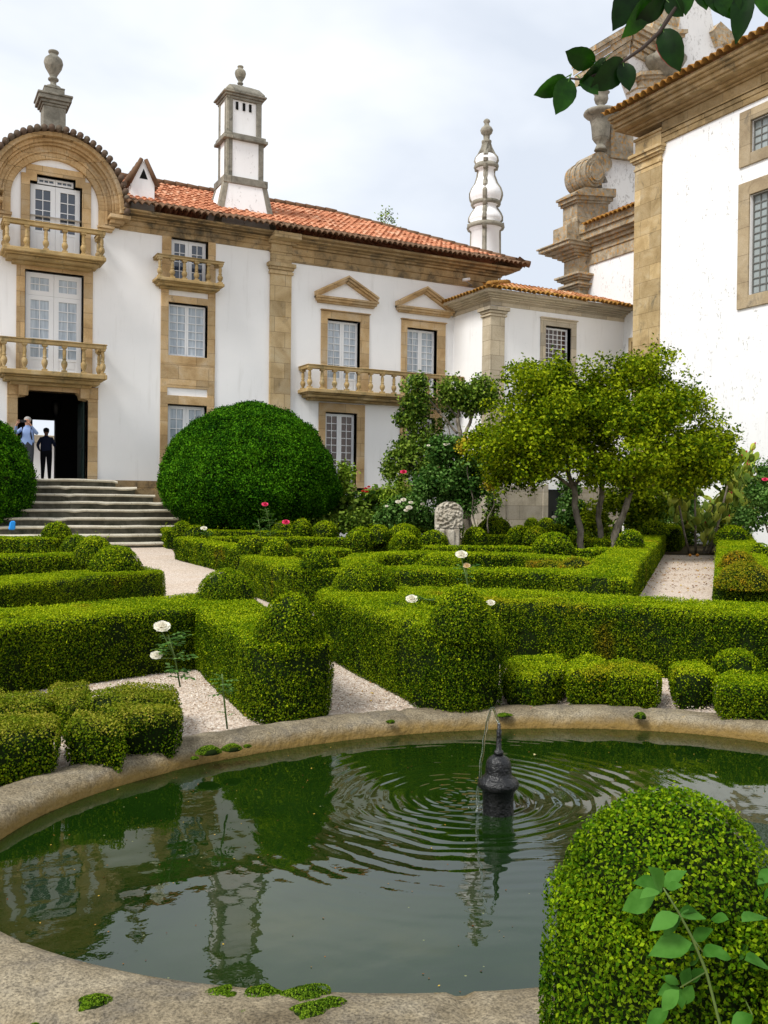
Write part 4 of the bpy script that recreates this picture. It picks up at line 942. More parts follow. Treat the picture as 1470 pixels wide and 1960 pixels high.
# big chimney
CHM = H
c0 = [(8.72, 28.1), (10.82, 28.1), (10.82, 29.7), (8.72, 29.7)]; c1 = [(9.08, 28.25), (10.48, 28.25), (10.48, 29.2), (9.10, 29.2)]
b = MB(); b.hexa([(*p, 9.9) for p in c0]+[(*p, 11.5) for p in c1]); b.box(9.17, 10.36, 28.29, 29.1, 11.5, 12.9); b.box(9.17, 10.28, 28.33, 29.1, 13.0, 14.2)
cw = b.build('chimney', plaster_mat('chimney_plaster', .53), H)
b = MB()
def strip(p0, p1, w0, w1, z0, z1, x, d):  pass
for (x0, x1, sx) in ((c0[0][0], c1[0][0], 1), (c0[1][0], c1[1][0], -1)):
    b.hexa([(x0-.02*sx, 28.08, 9.9), (x0+.20*sx, 28.08, 9.9), (x0+.20*sx, 28.30, 9.9), (x0-.02*sx, 28.30, 9.9), (x1-.02*sx, 28.23, 11.5), (x1+.15*sx, 28.23, 11.5), (x1+.15*sx, 28.44, 11.5), (x1-.02*sx, 28.44, 11.5)])
b.hexa([(c0[0][0]-.02, 29.5, 9.9), (8.92, 29.5, 9.9), (8.92, 29.72, 9.9), (c0[0][0]-.02, 29.72, 9.9), (9.08, 29.0, 11.5), (9.25, 29.0, 11.5), (9.25, 29.22, 11.5), (9.08, 29.22, 11.5)])
b.box(9.05, 10.52, 28.20, 29.25, 11.45, 11.68)
for z0, z1, x1 in ((11.68, 12.86, 10.39), (13.02, 14.14, 10.31)):
    b.box(9.145, 9.35, 28.26, 28.5, z0, z1); b.box(x1-.17, x1, 28.26, 28.5, z0, z1); b.box(9.145, 9.34, 28.95, 29.12, z0, z1)
b.box(9.04, 10.50, 28.16, 29.25, 12.84, 12.94); b.box(9.08, 10.44, 28.2, 29.2, 12.94, 13.04)
for e, z0, z1 in ((.02, 14.12, 14.20), (.07, 14.20, 14.27), (.13, 14.27, 14.33)): b.box(9.15-e, 10.31+e, 28.26-e, 29.14+e, z0, z1)
b.lathe((9.73, 28.7, 14.33), [(.80, 0), (.78, .06), (.62, .22), (.35, .33), (.15, .38), (.12, .42)], 4, a0=math.pi/4, sm=False, q=1.15)
vase(b, (9.73, 28.7, 14.62), .78)
b.build('chimney_stone', STONE_GREY, cw, bevel=.015)
b = MB()
for x in (9.46, 9.69, 9.90): b.box(x, x+.08, 28.3, 28.326, 13.82, 14.06)
b.build('smoke_slot', DARK, cw)
# bulbous ornamental chimney
prof = [(1010, 85), (970, 85), (800, 82), (785, 98), (775, 103), (760, 102), (752, 82), (735, 96), (718, 94), (700, 86), (670, 66), (655, 62), (648, 74), (638, 80), (625, 80), (610, 88), (590, 92), (575, 91), (550, 82), (520, 62), (480, 49), (440, 46), (434, 62), (420, 66), (410, 62), (402, 58), (385, 65), (370, 62), (350, 46), (310, 26), (288, 20), (280, 27), (268, 28), (262, 16), (235, 18), (222, 31), (205, 36), (190, 28), (180, 15), (165, 12), (155, 19), (145, 15), (137, 3)]
pz = [(w_*.02224/3.0625, 11.72+(970-y)/3.0625*.0221) for y, w_ in prof]
b = MB(); b.lathe((22.1, 33, 0), [(pz[0][0], 8.9)]+pz[1:-13], 24, 0); 
cwh = b.build('ornamental_chimney', PLASTER, H)
b = MB()
for i0, i1 in ((3, 7), (12, 15), (22, 26)): b.lathe((22.1, 33, 0), [(r+.02, z) for r, z in pz[i0:i1]], 24)
b.lathe((22.1, 33, 0), [(r+.01, z) for r, z in pz[-15:]], 20)
for k in range(4):
    a = math.radians(-128+90*k); rr = pz[1:-12]
    pts = [(22.1+(r-.05)*math.cos(a), 33+(r-.05)*math.sin(a), z) for r, z in [(pz[0][0], 9.3)]+rr]; b.tube(pts, .115 if k % 1 == 0 else .1, 6, sm=False)
b.build('stone_ribs', STONE_GREY, cwh)
# security camera and cable
o = empty('security_camera', tuple(FA.pt(*FA.px(905, 541), .06)), 'small white security camera under the eaves near the house corner', 'camera')
p = FA.pt(*FA.px(886, 536, .4), .4); q_ = FA.pt(*FA.px(905, 541, .06), .06)
b = MB(); b.tube([p, p+np.array([.26, -.02, .06])], .055, 10); b.build('housing', WHITE, o)
b = MB(); b.tube([p+np.array([.15, 0, -.03]), q_+np.array([-.1, -.1, -.12]), q_+np.array([-.1, .05, -.12])], .018, 6); b.build('bracket', mat('grey_metal', (.3, .3, .3), .5), o)
# ------------------------------------------------------------------ steps
T = empty('stone_steps', (5.2, 25.5, .2), 'wide flight of nine worn stone steps up to the garden door', 'steps')
redge = [(5.2, 0)]*9
rx = [225, 262, 297, 330, 345, 357, 380, 400, 420]; ry = [921, 936, 946, 960, 975, 990, 1004, 1019, 1037]
for k in range(9):
    z = 2.0-.205*k; yf = 26.62-.36*k
    PS = Pl((0, yf, 0), (1, 0, 0), (0, -1, 0)); xr = PS.px(rx[k], ry[k])[0]
    xl = 3.9-(xr-3.9)
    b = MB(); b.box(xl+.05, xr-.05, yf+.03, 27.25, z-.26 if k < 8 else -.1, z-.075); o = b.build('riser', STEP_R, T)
    b = MB(); n = 26; prof = [(yf+.42, z-.07), (yf+.03, z-.075), (yf-.01, z-.06), (yf-.025, z-.035), (yf-.01, z-.01), (yf+.03, z), (yf+.42, z)]
    for i in range(n+1):
        x = xl+(xr-xl)*i/n
        for y_, z_ in prof: b.v.append((x, y_+nz((x, k, 0), 1.5, .02), z_+nz((x*1.0, k*3., z_), 1.2, .018)-(.03 if noise.noise(Vector((x*2.1, k*7.7, 0))) > .38 and y_ < yf+.1 else 0)))
    m_ = len(prof)
    for i in range(n):
        for j in range(m_-1): b.f.append((i*m_+j, i*m_+j+1, (i+1)*m_+j+1, (i+1)*m_+j)); b.m.append(0); b.sm.append(True)
    b.f += [tuple(range(m_)), tuple(n*m_+j for j in range(m_))[::-1]]; b.m += [0, 0]; b.sm += [False, False]
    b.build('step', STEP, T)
b = MB(); b.box(5.3, 7.2, 26.6, 27.24, -.1, 1.72); b.build('side_wall', STONE_CORN, T); b = MB(); b.box(-1, 2.4, 26.6, 27.24, -.1, 1.7); b.build('side_wall', STONE_CORN, T)
# ------------------------------------------------------------------ annex
A = empty('annex', (19.7, 25, .2), 'low white annex with tiled roof between the manor house and the church', 'building')
AF = Pl((0, 25, 0), (1, 0, 0), (0, -1, 0)); AS = Pl((17, 0, 0), (0, -1, 0), (-1, 0, 0))
b = MB(); wall_panel(b, AF, 17, 22.6, -.2, 8.0, [(19.18, 20.26, 6.0, 7.41), (19.32, 20.1, -.2, 1.95)]); b.add([AS.pt(-27.3, -.2), AS.pt(-25, -.2), AS.pt(-25, 8), AS.pt(-27.3, 8)], [(0, 1, 2, 3)])
b.build('wall', PLASTER_A, A)
b = MB(); ly = [(0, .40, .04), (.40, .47, .07), (.47, .62, .12), (.62, .74, .22), (.74, .88, .34), (.88, 1.16, .50)]
for a_, c_, d_ in ly:
    z0, z1 = 7.86+.36*a_, 7.86+.36*c_-.001
    b.pb(AF, 17-d_, 22.62+d_*.8, z0, z1, -.6, d_); b.box(17-d_, 17.6, 25.621, 27.29, z0, z1)
b.build('cornice', STONE_PALE, A, bevel=.006)
b = MB(); b.box(16.93, 17.5, 24.93, 25.4, 0, 7.50)
for e, z0, z1 in ((.05, 7.50, 7.56), (.0, 7.56, 7.60), (.06, 7.60, 7.68), (.12, 7.68, 7.80)): b.box(16.93-e, 17.5+e, 24.93-e, 25.4+e, z0, z1-.001)
b.build('pilaster', stone_mat('annex_pilaster_stone', (.40, .34, .25), (.47, .41, .31), (.52, .46, .36), .72, (.2, .17, .13), (.64, .48)), A, bevel=.006)
b = MB(); b.pb(AF, 17.5, 19.30, -.2, 2.05, -.02, .06); b.pb(AF, 19.12, 19.34, -.2, 2.1, -.02, .09); b.pb(AF, 20.08, 22.6, -.2, 2.05, -.02, .06); b.box(16.90, 17.6, 24.9, 25.5, -.2, 2.02); b.box(16.94, 17.02, 25.5, 27.29, -.2, 2.0); b.build('basement', stone_mat('basement_stone', (.30, .27, .21), (.40, .36, .29), (.46, .42, .35), .62, (.16, .14, .11), (1.25, .46)), A, bevel=.01)
b = MB(); b.pb(AF, 19.33, 20.09, -.2, 1.94, -.25, -.2); b.pb(AF, 19.36, 19.68, .3, 1.2, -.2, -.17); b.pb(AF, 19.74, 20.05, .3, 1.2, -.2, -.17); b.build('door', DARKPAINT, A)
surround(A, AF, 19.18, 20.26, 6.0, 7.41, 18.98, 20.48, 5.80, 7.64, .05, STONE_PALE, lip=.04)
sash(A, AF, 19.18, 20.26, 6.0, 7.41, 5, 8, 1, GLASS_D, st=.06, label='sash window with small panes over a dark room')
# roof
z0 = 8.27; rr_ = 2.5; ss = math.hypot(rr_, .86); su = np.array([0, rr_, .86])/ss; sl_ = np.array([rr_, 0, .86])/ss
b_ = [tiles((16.45, 24.35, z0), (1, 0, 0), 6.55, su, ss, lambda u: min(u, 6.55-u+1.2)*ss/rr_), tiles((16.45, 24.35, z0), (0, 1, 0), 2.93, sl_, ss, lambda u: u*ss/rr_)]
tile_obj('roof', b_, TILE_L, A)
b = MB()
for k in range(8):
    f = lambda t: (16.5+rr_*t, 24.4+rr_*t, z0+.08+.86*t); b.tube([f(k/8), f((k+1.1)/8)], [.11, .09], 8)
b.build('ridge_tiles', TILE_L, A)
# ------------------------------------------------------------------ church
K = empty('church', (22, 19, .2), 'tall white church with ochre stone corner pilaster, tiled eaves and lichened baroque gable', 'church')
CW = Pl((22, 0, 0), (0, -1, 0), (-1, 0, 0))
b = MB(); wall_panel(b, CW, -23.75, -6, -.2, 13.4, [(-19.06, -17.4, 7.60, 10.52), (-19.08, -17.4, 11.74, 12.68)], .35)
b.add([(22, 23.75, -.2), (24, 23.75, -.2), (24, 23.75, 13.4), (22, 23.75, 13.4)], [(0, 1, 2, 3)])
b.add([(22, 6, -.2), (34, 6, -.2), (34, 6, 13.4), (22, 6, 13.4)], [(0, 1, 2, 3)])
b.build('wall', PLASTER_C, K)
b = MB(); b.box(21.93, 22.6, 22.62, 23.82, 0, 12.62)
for e, z0_, z1_ in ((.03, 12.62, 12.70), (.0, 12.70, 12.86), (.06, 12.86, 12.94), (.12, 12.94, 13.06), (.17, 13.06, 13.16), (.0, 13.16, 13.62), (.05, 13.62, 13.70)):
    b.box(21.93-e, 22.6, 22.62-e, 23.82+e, z0_, z1_-.001)
b.build('pilaster', STONE_CH, K, bevel=.008)
b = MB()
for d, z0_, z1_ in ((.06, 13.18, 13.36), (.09, 13.36, 13.50), (.13, 13.50, 13.56), (.08, 13.56, 13.86), (.16, 13.86, 13.93), (.30, 13.93, 14.02), (.62, 14.02, 14.10), (.70, 14.10, 14.24), (.82, 14.24, 14.32), (.92, 14.32, 14.44)):
    e = d if d > .15 else 0
    b.box(22-d, 22.6, 6, 22.60 if z1_ < 13.9 else 23.75+min(d, .62)*.8, z0_, z1_-.001)
b.build('entablature', stone_mat('church_cornice_stone', (.22, .16, .08), (.34, .25, .13), (.43, .34, .21), .55, (.09, .08, .055), (1.4, .9)), K, bevel=.012)
se = np.array([3.6, 0, 1.6]); sS = np.linalg.norm(se); se = se/sS
tile_obj('roof', [tiles((20.95, 24.35, 14.52), (0, -1, 0), 18.0, se, sS, None, .28, .4, .07)], TILE_L, K)
b = MB()
for z0_, z1_, w0, w1 in ((7.24, 10.92, 0, 0), (11.40, 13.02, 0, 0)):
    iz0, iz1 = (7.60, 10.52) if z0_ < 8 else (11.74, 12.68)
    b.pb(CW, -19.47, -19.07, z0_, z1_, -.05, .06); b.pb(CW, -17.4, -17.0, z0_, z1_, -.05, .06); b.pb(CW, -19.07, -17.4, z0_, iz0, -.05, .058); b.pb(CW, -19.07, -17.4, iz1, z1_, -.05, .058)
b.build('surround', stone_mat('church_window_stone', (.26, .2, .13), (.36, .29, .19), (.42, .35, .25), .58, (.12, .11, .09), (2, .8)), K, bevel=.01)
for (u0, u1, v0, v1, r_) in ((-19.06, -17.4, 7.60, 10.52, 13), (-19.08, -17.4, 11.74, 12.68, 4)):
    sash(K, CW, u0, u1, v0, v1, 7, r_, 1, GLASS_G, back=-.12, st=.04, mt=.03, gap=.0, frame=mat('lead_bars', (.14, .14, .13), .6))
# set-back wall above the annex with its cornice
C2 = Pl((22.6, 0, 0), (0, -1, 0), (-1, 0, 0)); zc = C2.px(1170, 495)[1]; zt = C2.px(1165, 412, .5)[1]
b = MB(); wall_panel(b, C2, -27.0, -23.8, -.2, zc+.1, [(-24.55, -24.3, 5.9, 7.1)]); b.build('side_wall', PLASTER_C, K)
b = MB(); b.pb(C2, -24.13, -23.83, 0, zc, -.05, .03)
b.pb(C2, -24.70, -24.55, 5.75, 7.25, -.02, .05); b.pb(C2, -24.3, -24.18, 5.75, 7.25, -.02, .05); b.pb(C2, -24.55, -24.3, 5.75, 5.9, -.02, .05); b.pb(C2, -24.55, -24.3, 7.1, 7.25, -.02, .05)
b.build('side_quoin', STONE_CH, K, bevel=.006)
b = MB(); b.pb(C2, -24.55, -24.3, 5.9, 7.1, -.2, -.15); b.build('side_window', GLASS, K)
b = MB(); hh = zt-zc
for a_, c_, d_ in ((0, .30, .05), (.30, .36, .09), (.36, .46, .06), (.46, .56, .16), (.56, .64, .28), (.64, .8, .40), (.8, 1.04, .48)):
    b.pb(C2, -26.9, -23.83, zc+hh*a_, zc+hh*c_-.001, -.05, d_)
b.build('side_cornice', STONE_LICH, K, bevel=.01)
tile_obj('side_roof', [tiles((22.0, 26.55, zt-.03), (0, -1, 0), 2.7, np.array([.8, 0, .42])/math.hypot(.8, .42), .75, None, .22, .3)], TILE_L, K)
# front gable end seen from behind
GP = Pl((0, 27.0, 0), (1, 0, 0), (0, -1, 0))
b = MB(); b.box(22.15, 22.75, 26.9, 27.7, 0, zc-.45)
k_ = zc-.75
for e, z0_, z1_ in ((.04, -.35, -.28), (.12, -.28, -.20), (.2, -.20, -.12), (.04, -.12, .0), (.12, .0, .06), (.22, .06, .14), (.30, .14, .22)):
    b.box(22.15-e, 22.75, 26.9-e, 27.7+e, zc-.55+z0_, zc-.55+z1_-.001)
b.box(22.12, 22.75, 26.87, 27.75, zc-.35, zc+.25)
for e, z0_, z1_ in ((.10, .25, .33), (.22, .33, .42), (.36, .42, .52), (.55, .52, .62), (.72, .62, .74), (.78, .74, .80)): b.box(22.15-e, 22.9, 26.9-e*.4, 27.7+e, zc+z0_, zc+z1_-.001)
b.build('gable_entablature', STONE_LICH, K, bevel=.012)
def gpoly(px, d0=-.8, d1=0.): return [GP.px(x, y) for x, y in px], d0, d1
def gp(name, lst):
    b = MB()
    for px, d0, d1 in lst: b.prism(GP, [GP.px(x, y) for x, y in px][::-1], d0, d1)
    return b.build(name, STONE_LICH, K, bevel=.02)
gp('gable_pedestal', [([(1082, 462), (1130, 470), (1130, 424), (1100, 424), (1082, 432)], -.7, .1), ([(1101, 425), (1160, 432), (1160, 386), (1101, 386)], -.7, .12), ([(1098, 389), (1162, 392), (1162, 384), (1098, 384)], -.76, .17), ([(1095, 384), (1166, 388), (1166, 376), (1095, 376)], -.8, .22), ([(1092, 376), (1169, 381), (1169, 366), (1108, 363), (1092, 372)], -.85, .29)])
gp('gable_fin', [([(1165, 300), (1206, 306), (1206, 228), (1192, 214), (1165, 214)], -.6, .16), ([(1163, 304), (1210, 311), (1210, 303), (1163, 297)], -.62, .22)])
b = MB()
for k, (sx, sy, t_, d_) in enumerate(((0, 0, 10, .42), (1, 11, 7, .34), (3, 19, 12, .22), (5, 33, 8, .14), (5, 42, 14, .06))):
    for (q0, q1) in (((1126, 94), (1202, 48)), ((1202, 48), (1248, 70))):
        (x0, y0), (x1, y1) = q0, q1; x0 += sx; b.prism(GP, [GP.px(x, y) for x, y in [(x0, y0+sy+t_), (x1, y1+sy+t_), (x1, y1+sy), (x0, y0+sy)]], -.9-d_*.2, d_)
for k, (t0, t1, d_) in enumerate(((66, 73, .46), (73, 79, .36), (79, 88, .24))): b.prism(GP, [GP.px(x, y) for x, y in [(1236+k*2, t1), (1300-k*2, t1), (1300-k*2, t0), (1236+k*2, t0)]], -.8, d_)
b.build('gable_cornice', STONE_LICH, K, bevel=.012)
b = MB()
for k, (i_, y0, y1, d_) in enumerate(((0, 140, 147, .42), (4, 147, 153, .32), (8, 153, 166, .2))): b.prism(GP, [GP.px(x, y) for x, y in [(1212+i_, y1+4), (1296-i_, y1), (1296-i_, y0), (1212+i_, y0+4)]], -.6, d_)
b.build('gable_bracket', STONE_LICH, K, bevel=.012)
gp('gable_volute', [([(1358, 62), (1372, 46), (1398, 70), (1398, 90), (1380, 84), (1368, 92)], -.6, .2)]); gp('gable_block', [([(1240, 66), (1290, 66), (1296, 30), (1280, 10), (1250, 30)], -.6, .18)])
b = MB()
for k in range(3):
    c = GP.px(1131, 333); r_ = .47-.09*k; d_ = .22+.05*k
    b.prism(GP, [(c[0]+r_*math.cos(a), c[1]+r_*math.sin(a)*1.12) for a in np.linspace(0, 2*math.pi, 29)[:-1]], -.95-.03*k, d_)
for d_ in (-.75, -.45, -.15):
    b.prism(GP, [(c[0]+.50*math.cos(a), c[1]+.50*math.sin(a)*1.12) for a in np.linspace(0, 2*math.pi, 29)[:-1]], d_, d_+.1)
c = GP.px(1147, 312); b.prism(GP, [(c[0]+.5*math.cos(a), c[1]+.36*math.sin(a)) for a in np.linspace(0, 2*math.pi, 21)[:-1]], -.8, .14)
b.build('scroll', STONE_LICH, K, bevel=.02)
b = MB(); b.prism(GP, [GP.px(x, y) for x, y in [(1160, 440), (1232, 420), (1232, 200), (1200, 110), (1206, 70), (1290, 40), (1322, 0), (1330, -30), (1350, -30), (1360, 10), (1368, 60), (1385, 85), (1380, 120), (1420, 170), (1420, 240), (1900, 240), (1900, 470), (1232, 470), (1160, 460)]][::-1], -.7, -.02)
b.prism(GP, [GP.px(x, y) for x, y in [(1150, 352), (1162, 350), (1158, 340), (1146, 322), (1150, 304), (1166, 296), (1232, 300), (1232, 420), (1160, 435)]][::-1], -.6, .05)
b.build('gable_wall', plaster_mat('gable_plaster', .48, (.74, .74, .73)), K)
b = MB(); c = GP.px(1146, 286); 
def pxl(ls, cx_): 
    return [(w_*.0187*1.28, (286-y)*.0187) for y, w_ in ls]
b.lathe((c[0], 26.9, c[1]), pxl([(290, 10), (284, 8), (278, 6), (272, 10), (266, 13), (240, 15), (226, 18), (222, 24), (218, 27), (214, 26), (211, 16), (206, 8), (200, 5), (196, 9), (188, 11), (180, 10), (176, 13), (170, 7), (164, 2)], 0), 20); b.build('urn', STONE_GREY, K)
b = MB(); c = GP.px(1262, 120); b.lathe((c[0], 26.75, c[1]), pxl([(320, 10), (310, 22), (300, 30), (288, 36), (280, 22), (262, 12), (250, 20), (240, 24), (228, 14), (220, 10), (210, 2)], 0), 20); b.build('urn', STONE_GREY, K)
# ------------------------------------------------------------------ foliage builders
def cloud(blobs, D0, sprigs, per, spread, fill=.45, squash=.8):
    """leaf positions: sprigs scattered on the shells of blobs given in pixels (x, y, r, depth offset)"""
    P = []; Nn = []; tot = sum(b[2]**2 for b in blobs)
    for bl in blobs:
        x, y, r = bl[:3]; D = D0+(bl[3] if len(bl) > 3 else 0)
        c = atD(x, y, D); R = r/FPX*D; k = max(2, int(sprigs*bl[2]**2/tot))
        v = rng.normal(0, 1, (k, 3)); v /= np.linalg.norm(v, axis=1)[:, None]; rad = R*(rng.uniform(fill, 1, (k, 1))**.6)
        sc_ = v*rad*np.array([1, 1, squash])
        for q, n in zip(sc_+c, v):
            m = rng.poisson(per)
            if m == 0: continue
            d = rng.normal(0, spread, (m, 3)); P.append(q+d+n*spread*.5); Nn.append(np.repeat((n*.6+UP*.6)[None], m, 0)+rng.normal(0, .2, (m, 3)))
    return np.concatenate(P), np.concatenate(Nn)
def limb(b, p0, p1, r0, r1, wob=.08, n=7, seed=0):
    p0, p1 = np.array(p0, float), np.array(p1, float); L_ = np.linalg.norm(p1-p0); pts = []
    for i in range(n+1):
        t = i/n; q = p0+(p1-p0)*t; a = wob*L_*math.sin(t*math.pi)
        q = q+np.array([noise.noise(Vector((t*2.3, seed, 1))), noise.noise(Vector((t*2.3, seed, 5))), .4*noise.noise(Vector((t*2, seed, 9)))])*a*2
        pts.append(q)
    b.tube(pts, [r0+(r1-r0)*i/n for i in range(n+1)], 8)
def plant(name, label, cat, base_px, D, blobs, matl, sprigs, per, spread, lsz, trunks=(), group=None, fill=.45, z0=None, squash=.8, extra=None, stem_mat=None, stemname='trunk', crown='crown', tilt=.6):
    c = atD(base_px[0], base_px[1], D); g = gz(c[0], c[1]) if z0 is None else z0
    root = empty(name, (c[0], c[1], g), label, cat, group)
    P, Nn = cloud(blobs, D, sprigs, per, spread, fill, squash)
    P[:, 2] = np.maximum(P[:, 2], g+.03)
    leaf_mesh(crown, [(P, Nn, lsz, 0, tilt)], root, None, None, [matl])
    if trunks:
        b = MB()
        for i, t in enumerate(trunks):
            a, e, r0, r1 = t[:4]; da = t[4] if len(t) > 4 else 0; de = t[5] if len(t) > 5 else 0
            p0 = atD(a[0], a[1], D+da); p1 = atD(e[0], e[1], D+de)
            if len(t) > 6: p0[2] = g
            limb(b, p0, p1, r0, r1, seed=i*3.3)
        b.build(stemname, stem_mat or BARK, root)
    return root
def fillblobs(ells, n, rmin, rmax, dz, seed):
    r = np.random.default_rng(seed); out = []; A_ = [e[2]*e[3] for e in ells]; A_ = np.array(A_)/sum(A_)
    for _ in range(n):
        e = ells[r.choice(len(ells), p=A_)]; a = r.uniform(0, 6.28); t = math.sqrt(r.uniform(0, 1)); R = r.uniform(rmin, rmax)
        out.append((e[0]+(e[2]-R*.6)*t*math.cos(a), e[1]+(e[3]-R*.6)*t*math.sin(a), R, r.uniform(-1, 1)*dz*math.sqrt(max(0, 1-t*t))))
    return out
# spreading tree with three trunks
E1 = [(1180, 830, 150, 105), (1080, 790, 120, 75), (1010, 840, 105, 80), (1290, 830, 105, 85), (1350, 860, 60, 60), (1240, 740, 65, 60), (1040, 730, 55, 32), (1000, 880, 90, 55), (1250, 900, 110, 50), (1160, 760, 60, 50)]
blobs = fillblobs(E1, 165, 20, 40, 1.6, 4)+[(x+rng.uniform(-8, 8), y+rng.uniform(-12, 4), rng.uniform(6, 12), rng.uniform(-1, 1)) for x, y in ((925, 800), (935, 770), (960, 745), (978, 705), (1000, 700), (1030, 708), (1060, 690), (1095, 715), (1120, 700), (1150, 690), (1180, 685), (1215, 690), (1240, 675), (1262, 668), (1290, 690), (1310, 725), (1328, 735), (1345, 760), (1365, 780), (1385, 800), (1405, 830), (1416, 860), (1412, 885), (1395, 905), (905, 860), (900, 885), (1350, 925), (1300, 935), (1220, 940), (1010, 935), (960, 935), (930, 915))]+[(985, 722, 22, -.3), (1005, 714, 20, 0), (1268, 688, 20, 0), (1255, 705, 26, 0), (1283, 672, 9, 0), (1330, 745, 10, 0), (1322, 758, 16, 0), (1170, 700, 16, 0), (1185, 715, 22, 0), (1072, 700, 14, 0), (1068, 715, 24, 0), (1402, 850, 16, 0), (1395, 875, 20, 0), (1375, 815, 16, 0), (1350, 785, 18, 0), (1205, 690, 10, 0), (1130, 712, 18, 0), (1240, 880, 35, -1.3), (1090, 880, 35, -1), (1215, 860, 26, -1.6), (1330, 900, 30, 0), (960, 800, 20, 0), (925, 850, 24, 0), (930, 830, 22, 0), (1245, 685, 10, 0)]
plant('spreading_tree', 'broad round-crowned tree with three pale trunks in the middle right of the garden', 'tree', (1150, 1030), 21, blobs, CITRUS, 7800, 12, .078, .082,
      [((1122, 1075), (1098, 930), .085, .065, 0, 0), ((1098, 930), (1075, 850), .06, .03, 0, -.4), ((1098, 930), (1130, 840), .05, .03, 0, .5), ((1150, 1075), (1152, 930), .075, .06, .6, .4), ((1152, 930), (1165, 830), .055, .03, .4, .2),
       ((1168, 1075), (1212, 930), .085, .07, -.3, 0), ((1212, 930), (1240, 860), .055, .03, 0, 0), ((1205, 945), (1150, 870), .05, .025, 0, .2), ((1098, 935), (990, 880), .045, .02, 0, -.3), ((1212, 940), (1320, 890), .045, .02, 0, 0), ((1212, 940), (1205, 830), .05, .02, 0, .5), ((1212, 935), (1290, 800), .035, .015, 0, .5), ((1075, 860), (1010, 790), .03, .01, 0, 0), ((1075, 850), (1050, 760), .03, .01, 0, 0), ((1240, 860), (1262, 720), .03, .01, 0, 0)], tilt=.8)
# open gnarled tree
blobs = [(795, 742, 22, 0), (800, 775, 26, 0), (790, 800, 24, 0), (775, 800, 16, 0), (805, 730, 12, 0), (870, 745, 26, 0), (885, 765, 24, 0), (850, 760, 16, 0), (925, 745, 24, 0), (905, 770, 26, 0), (935, 765, 18, 0), (915, 735, 14, 0), (790, 850, 24, 0), (810, 835, 16, 0), (775, 865, 20, 0), (755, 885, 18, 0), (745, 900, 12, 0), (800, 880, 28, 0), (835, 850, 18, .4), (770, 905, 14, 0), (742, 912, 8, 0), (820, 905, 20, 0), (760, 860, 12, 0), (860, 790, 12, .5), (840, 815, 12, .5)]
plant('gnarled_tree', 'sparse tall tree with bare upright trunk and separate leafy tufts before the long balcony', 'tree', (890, 1000), 24, blobs, DEEP, 1500, 11, .075, .085,
      [((905, 1030), (880, 890), .12, .09), ((880, 890), (876, 800), .075, .05), ((876, 800), (870, 745), .04, .02), ((880, 880), (902, 800), .06, .04), ((902, 800), (925, 745), .035, .015), ((890, 940), (815, 895), .07, .05), ((815, 895), (745, 895), .045, .012), ((876, 830), (840, 790), .035, .02), ((840, 790), (798, 740), .03, .012), ((880, 850), (830, 830), .035, .02), ((830, 830), (780, 850), .025, .01), ((876, 800), (845, 760), .02, .01), ((850, 800), (836, 770), .015, .006), ((902, 810), (890, 760), .02, .01), ((862, 835), (850, 790), .018, .006)], tilt=.8)
plant('rose_shrub', 'tall bluish-green rose shrub growing behind the carved stone', 'shrub', (870, 1000), 22.5, fillblobs([(870, 900, 60, 55), (840, 930, 50, 45), (905, 910, 40, 60), (860, 860, 35, 25), (880, 960, 50, 30)], 60, 14, 24, .5, 8), ROSEL, 2000, 9, .06, .085,
      [((868, 1030), (862, 960), .03, .02), ((880, 1030), (885, 950), .03, .02), ((890, 1040), (900, 950), .02, .01)])
plant('yellow_leaved_bush', 'small bush with yellow autumn leaves between the two trees', 'shrub', (895, 1000), 22, [(893, 848, 14), (885, 858, 9), (903, 842, 9), (940, 925, 14), (950, 915, 10), (975, 905, 8)], YELL, 150, 8, .05, .07, [((915, 1020), (893, 860), .02, .01), ((935, 1020), (945, 925), .02, .01)], fill=.1)
plant('pale_green_sapling', 'light lime-green sapling beside the grilled window right of the clipped yew', 'shrub', (660, 1000), 26, [(658, 892, 10), (650, 905, 12), (664, 912, 14), (655, 930, 14), (668, 935, 10), (650, 955, 12), (662, 960, 14), (645, 925, 8), (670, 900, 7)], LIME, 220, 9, .06, .09, [((658, 1010), (658, 890), .02, .008)], fill=.1)
plant('broad_leaved_bed', 'low bed of large round glossy leaves at the foot of the house wall', 'shrub', (690, 1010), 25.5, [(655, 970, 18), (680, 962, 16), (700, 960, 18), (725, 962, 18), (750, 955, 16), (640, 985, 14), (670, 985, 18), (700, 980, 20), (735, 985, 22), (760, 975, 20), (720, 950, 14)], DEEP, 330, 7, .10, .17, (), fill=.2, crown='foliage')
plant('climbing_flower_bush', 'green bush with small red flowers below the house wall left of the white roses', 'shrub', (770, 1000), 25, [(760, 940, 20), (750, 955, 20), (775, 955, 22), (765, 925, 12), (790, 945, 14)], LIME, 260, 8, .07, .085, (), fill=.2, crown='foliage')
plant('white_rose_bush', 'dark green bush full of white roses in front of the house', 'rose bush', (785, 1010), 23.5, [(745, 980, 22), (770, 972, 24), (795, 980, 26), (815, 990, 20), (775, 995, 24), (750, 998, 18), (800, 960, 14), (730, 990, 14), (830, 1000, 14)], ROSEL, 700, 9, .06, .08, (), fill=.2, crown='foliage')
dk = [(965, 945, 26), (960, 975, 26), (950, 1000, 20), (975, 960, 14)]
plant('ivy_column', 'dark ivy climbing the corner of the stone basement', 'climber', (945, 1000), 28.5, [(942, 945, 10), (945, 965, 13), (938, 985, 12), (946, 1000, 11), (950, 930, 8)], DEEP, 130, 8, .07, .10, ((( 944, 1010), (944, 930), .03, .02),), fill=.1)
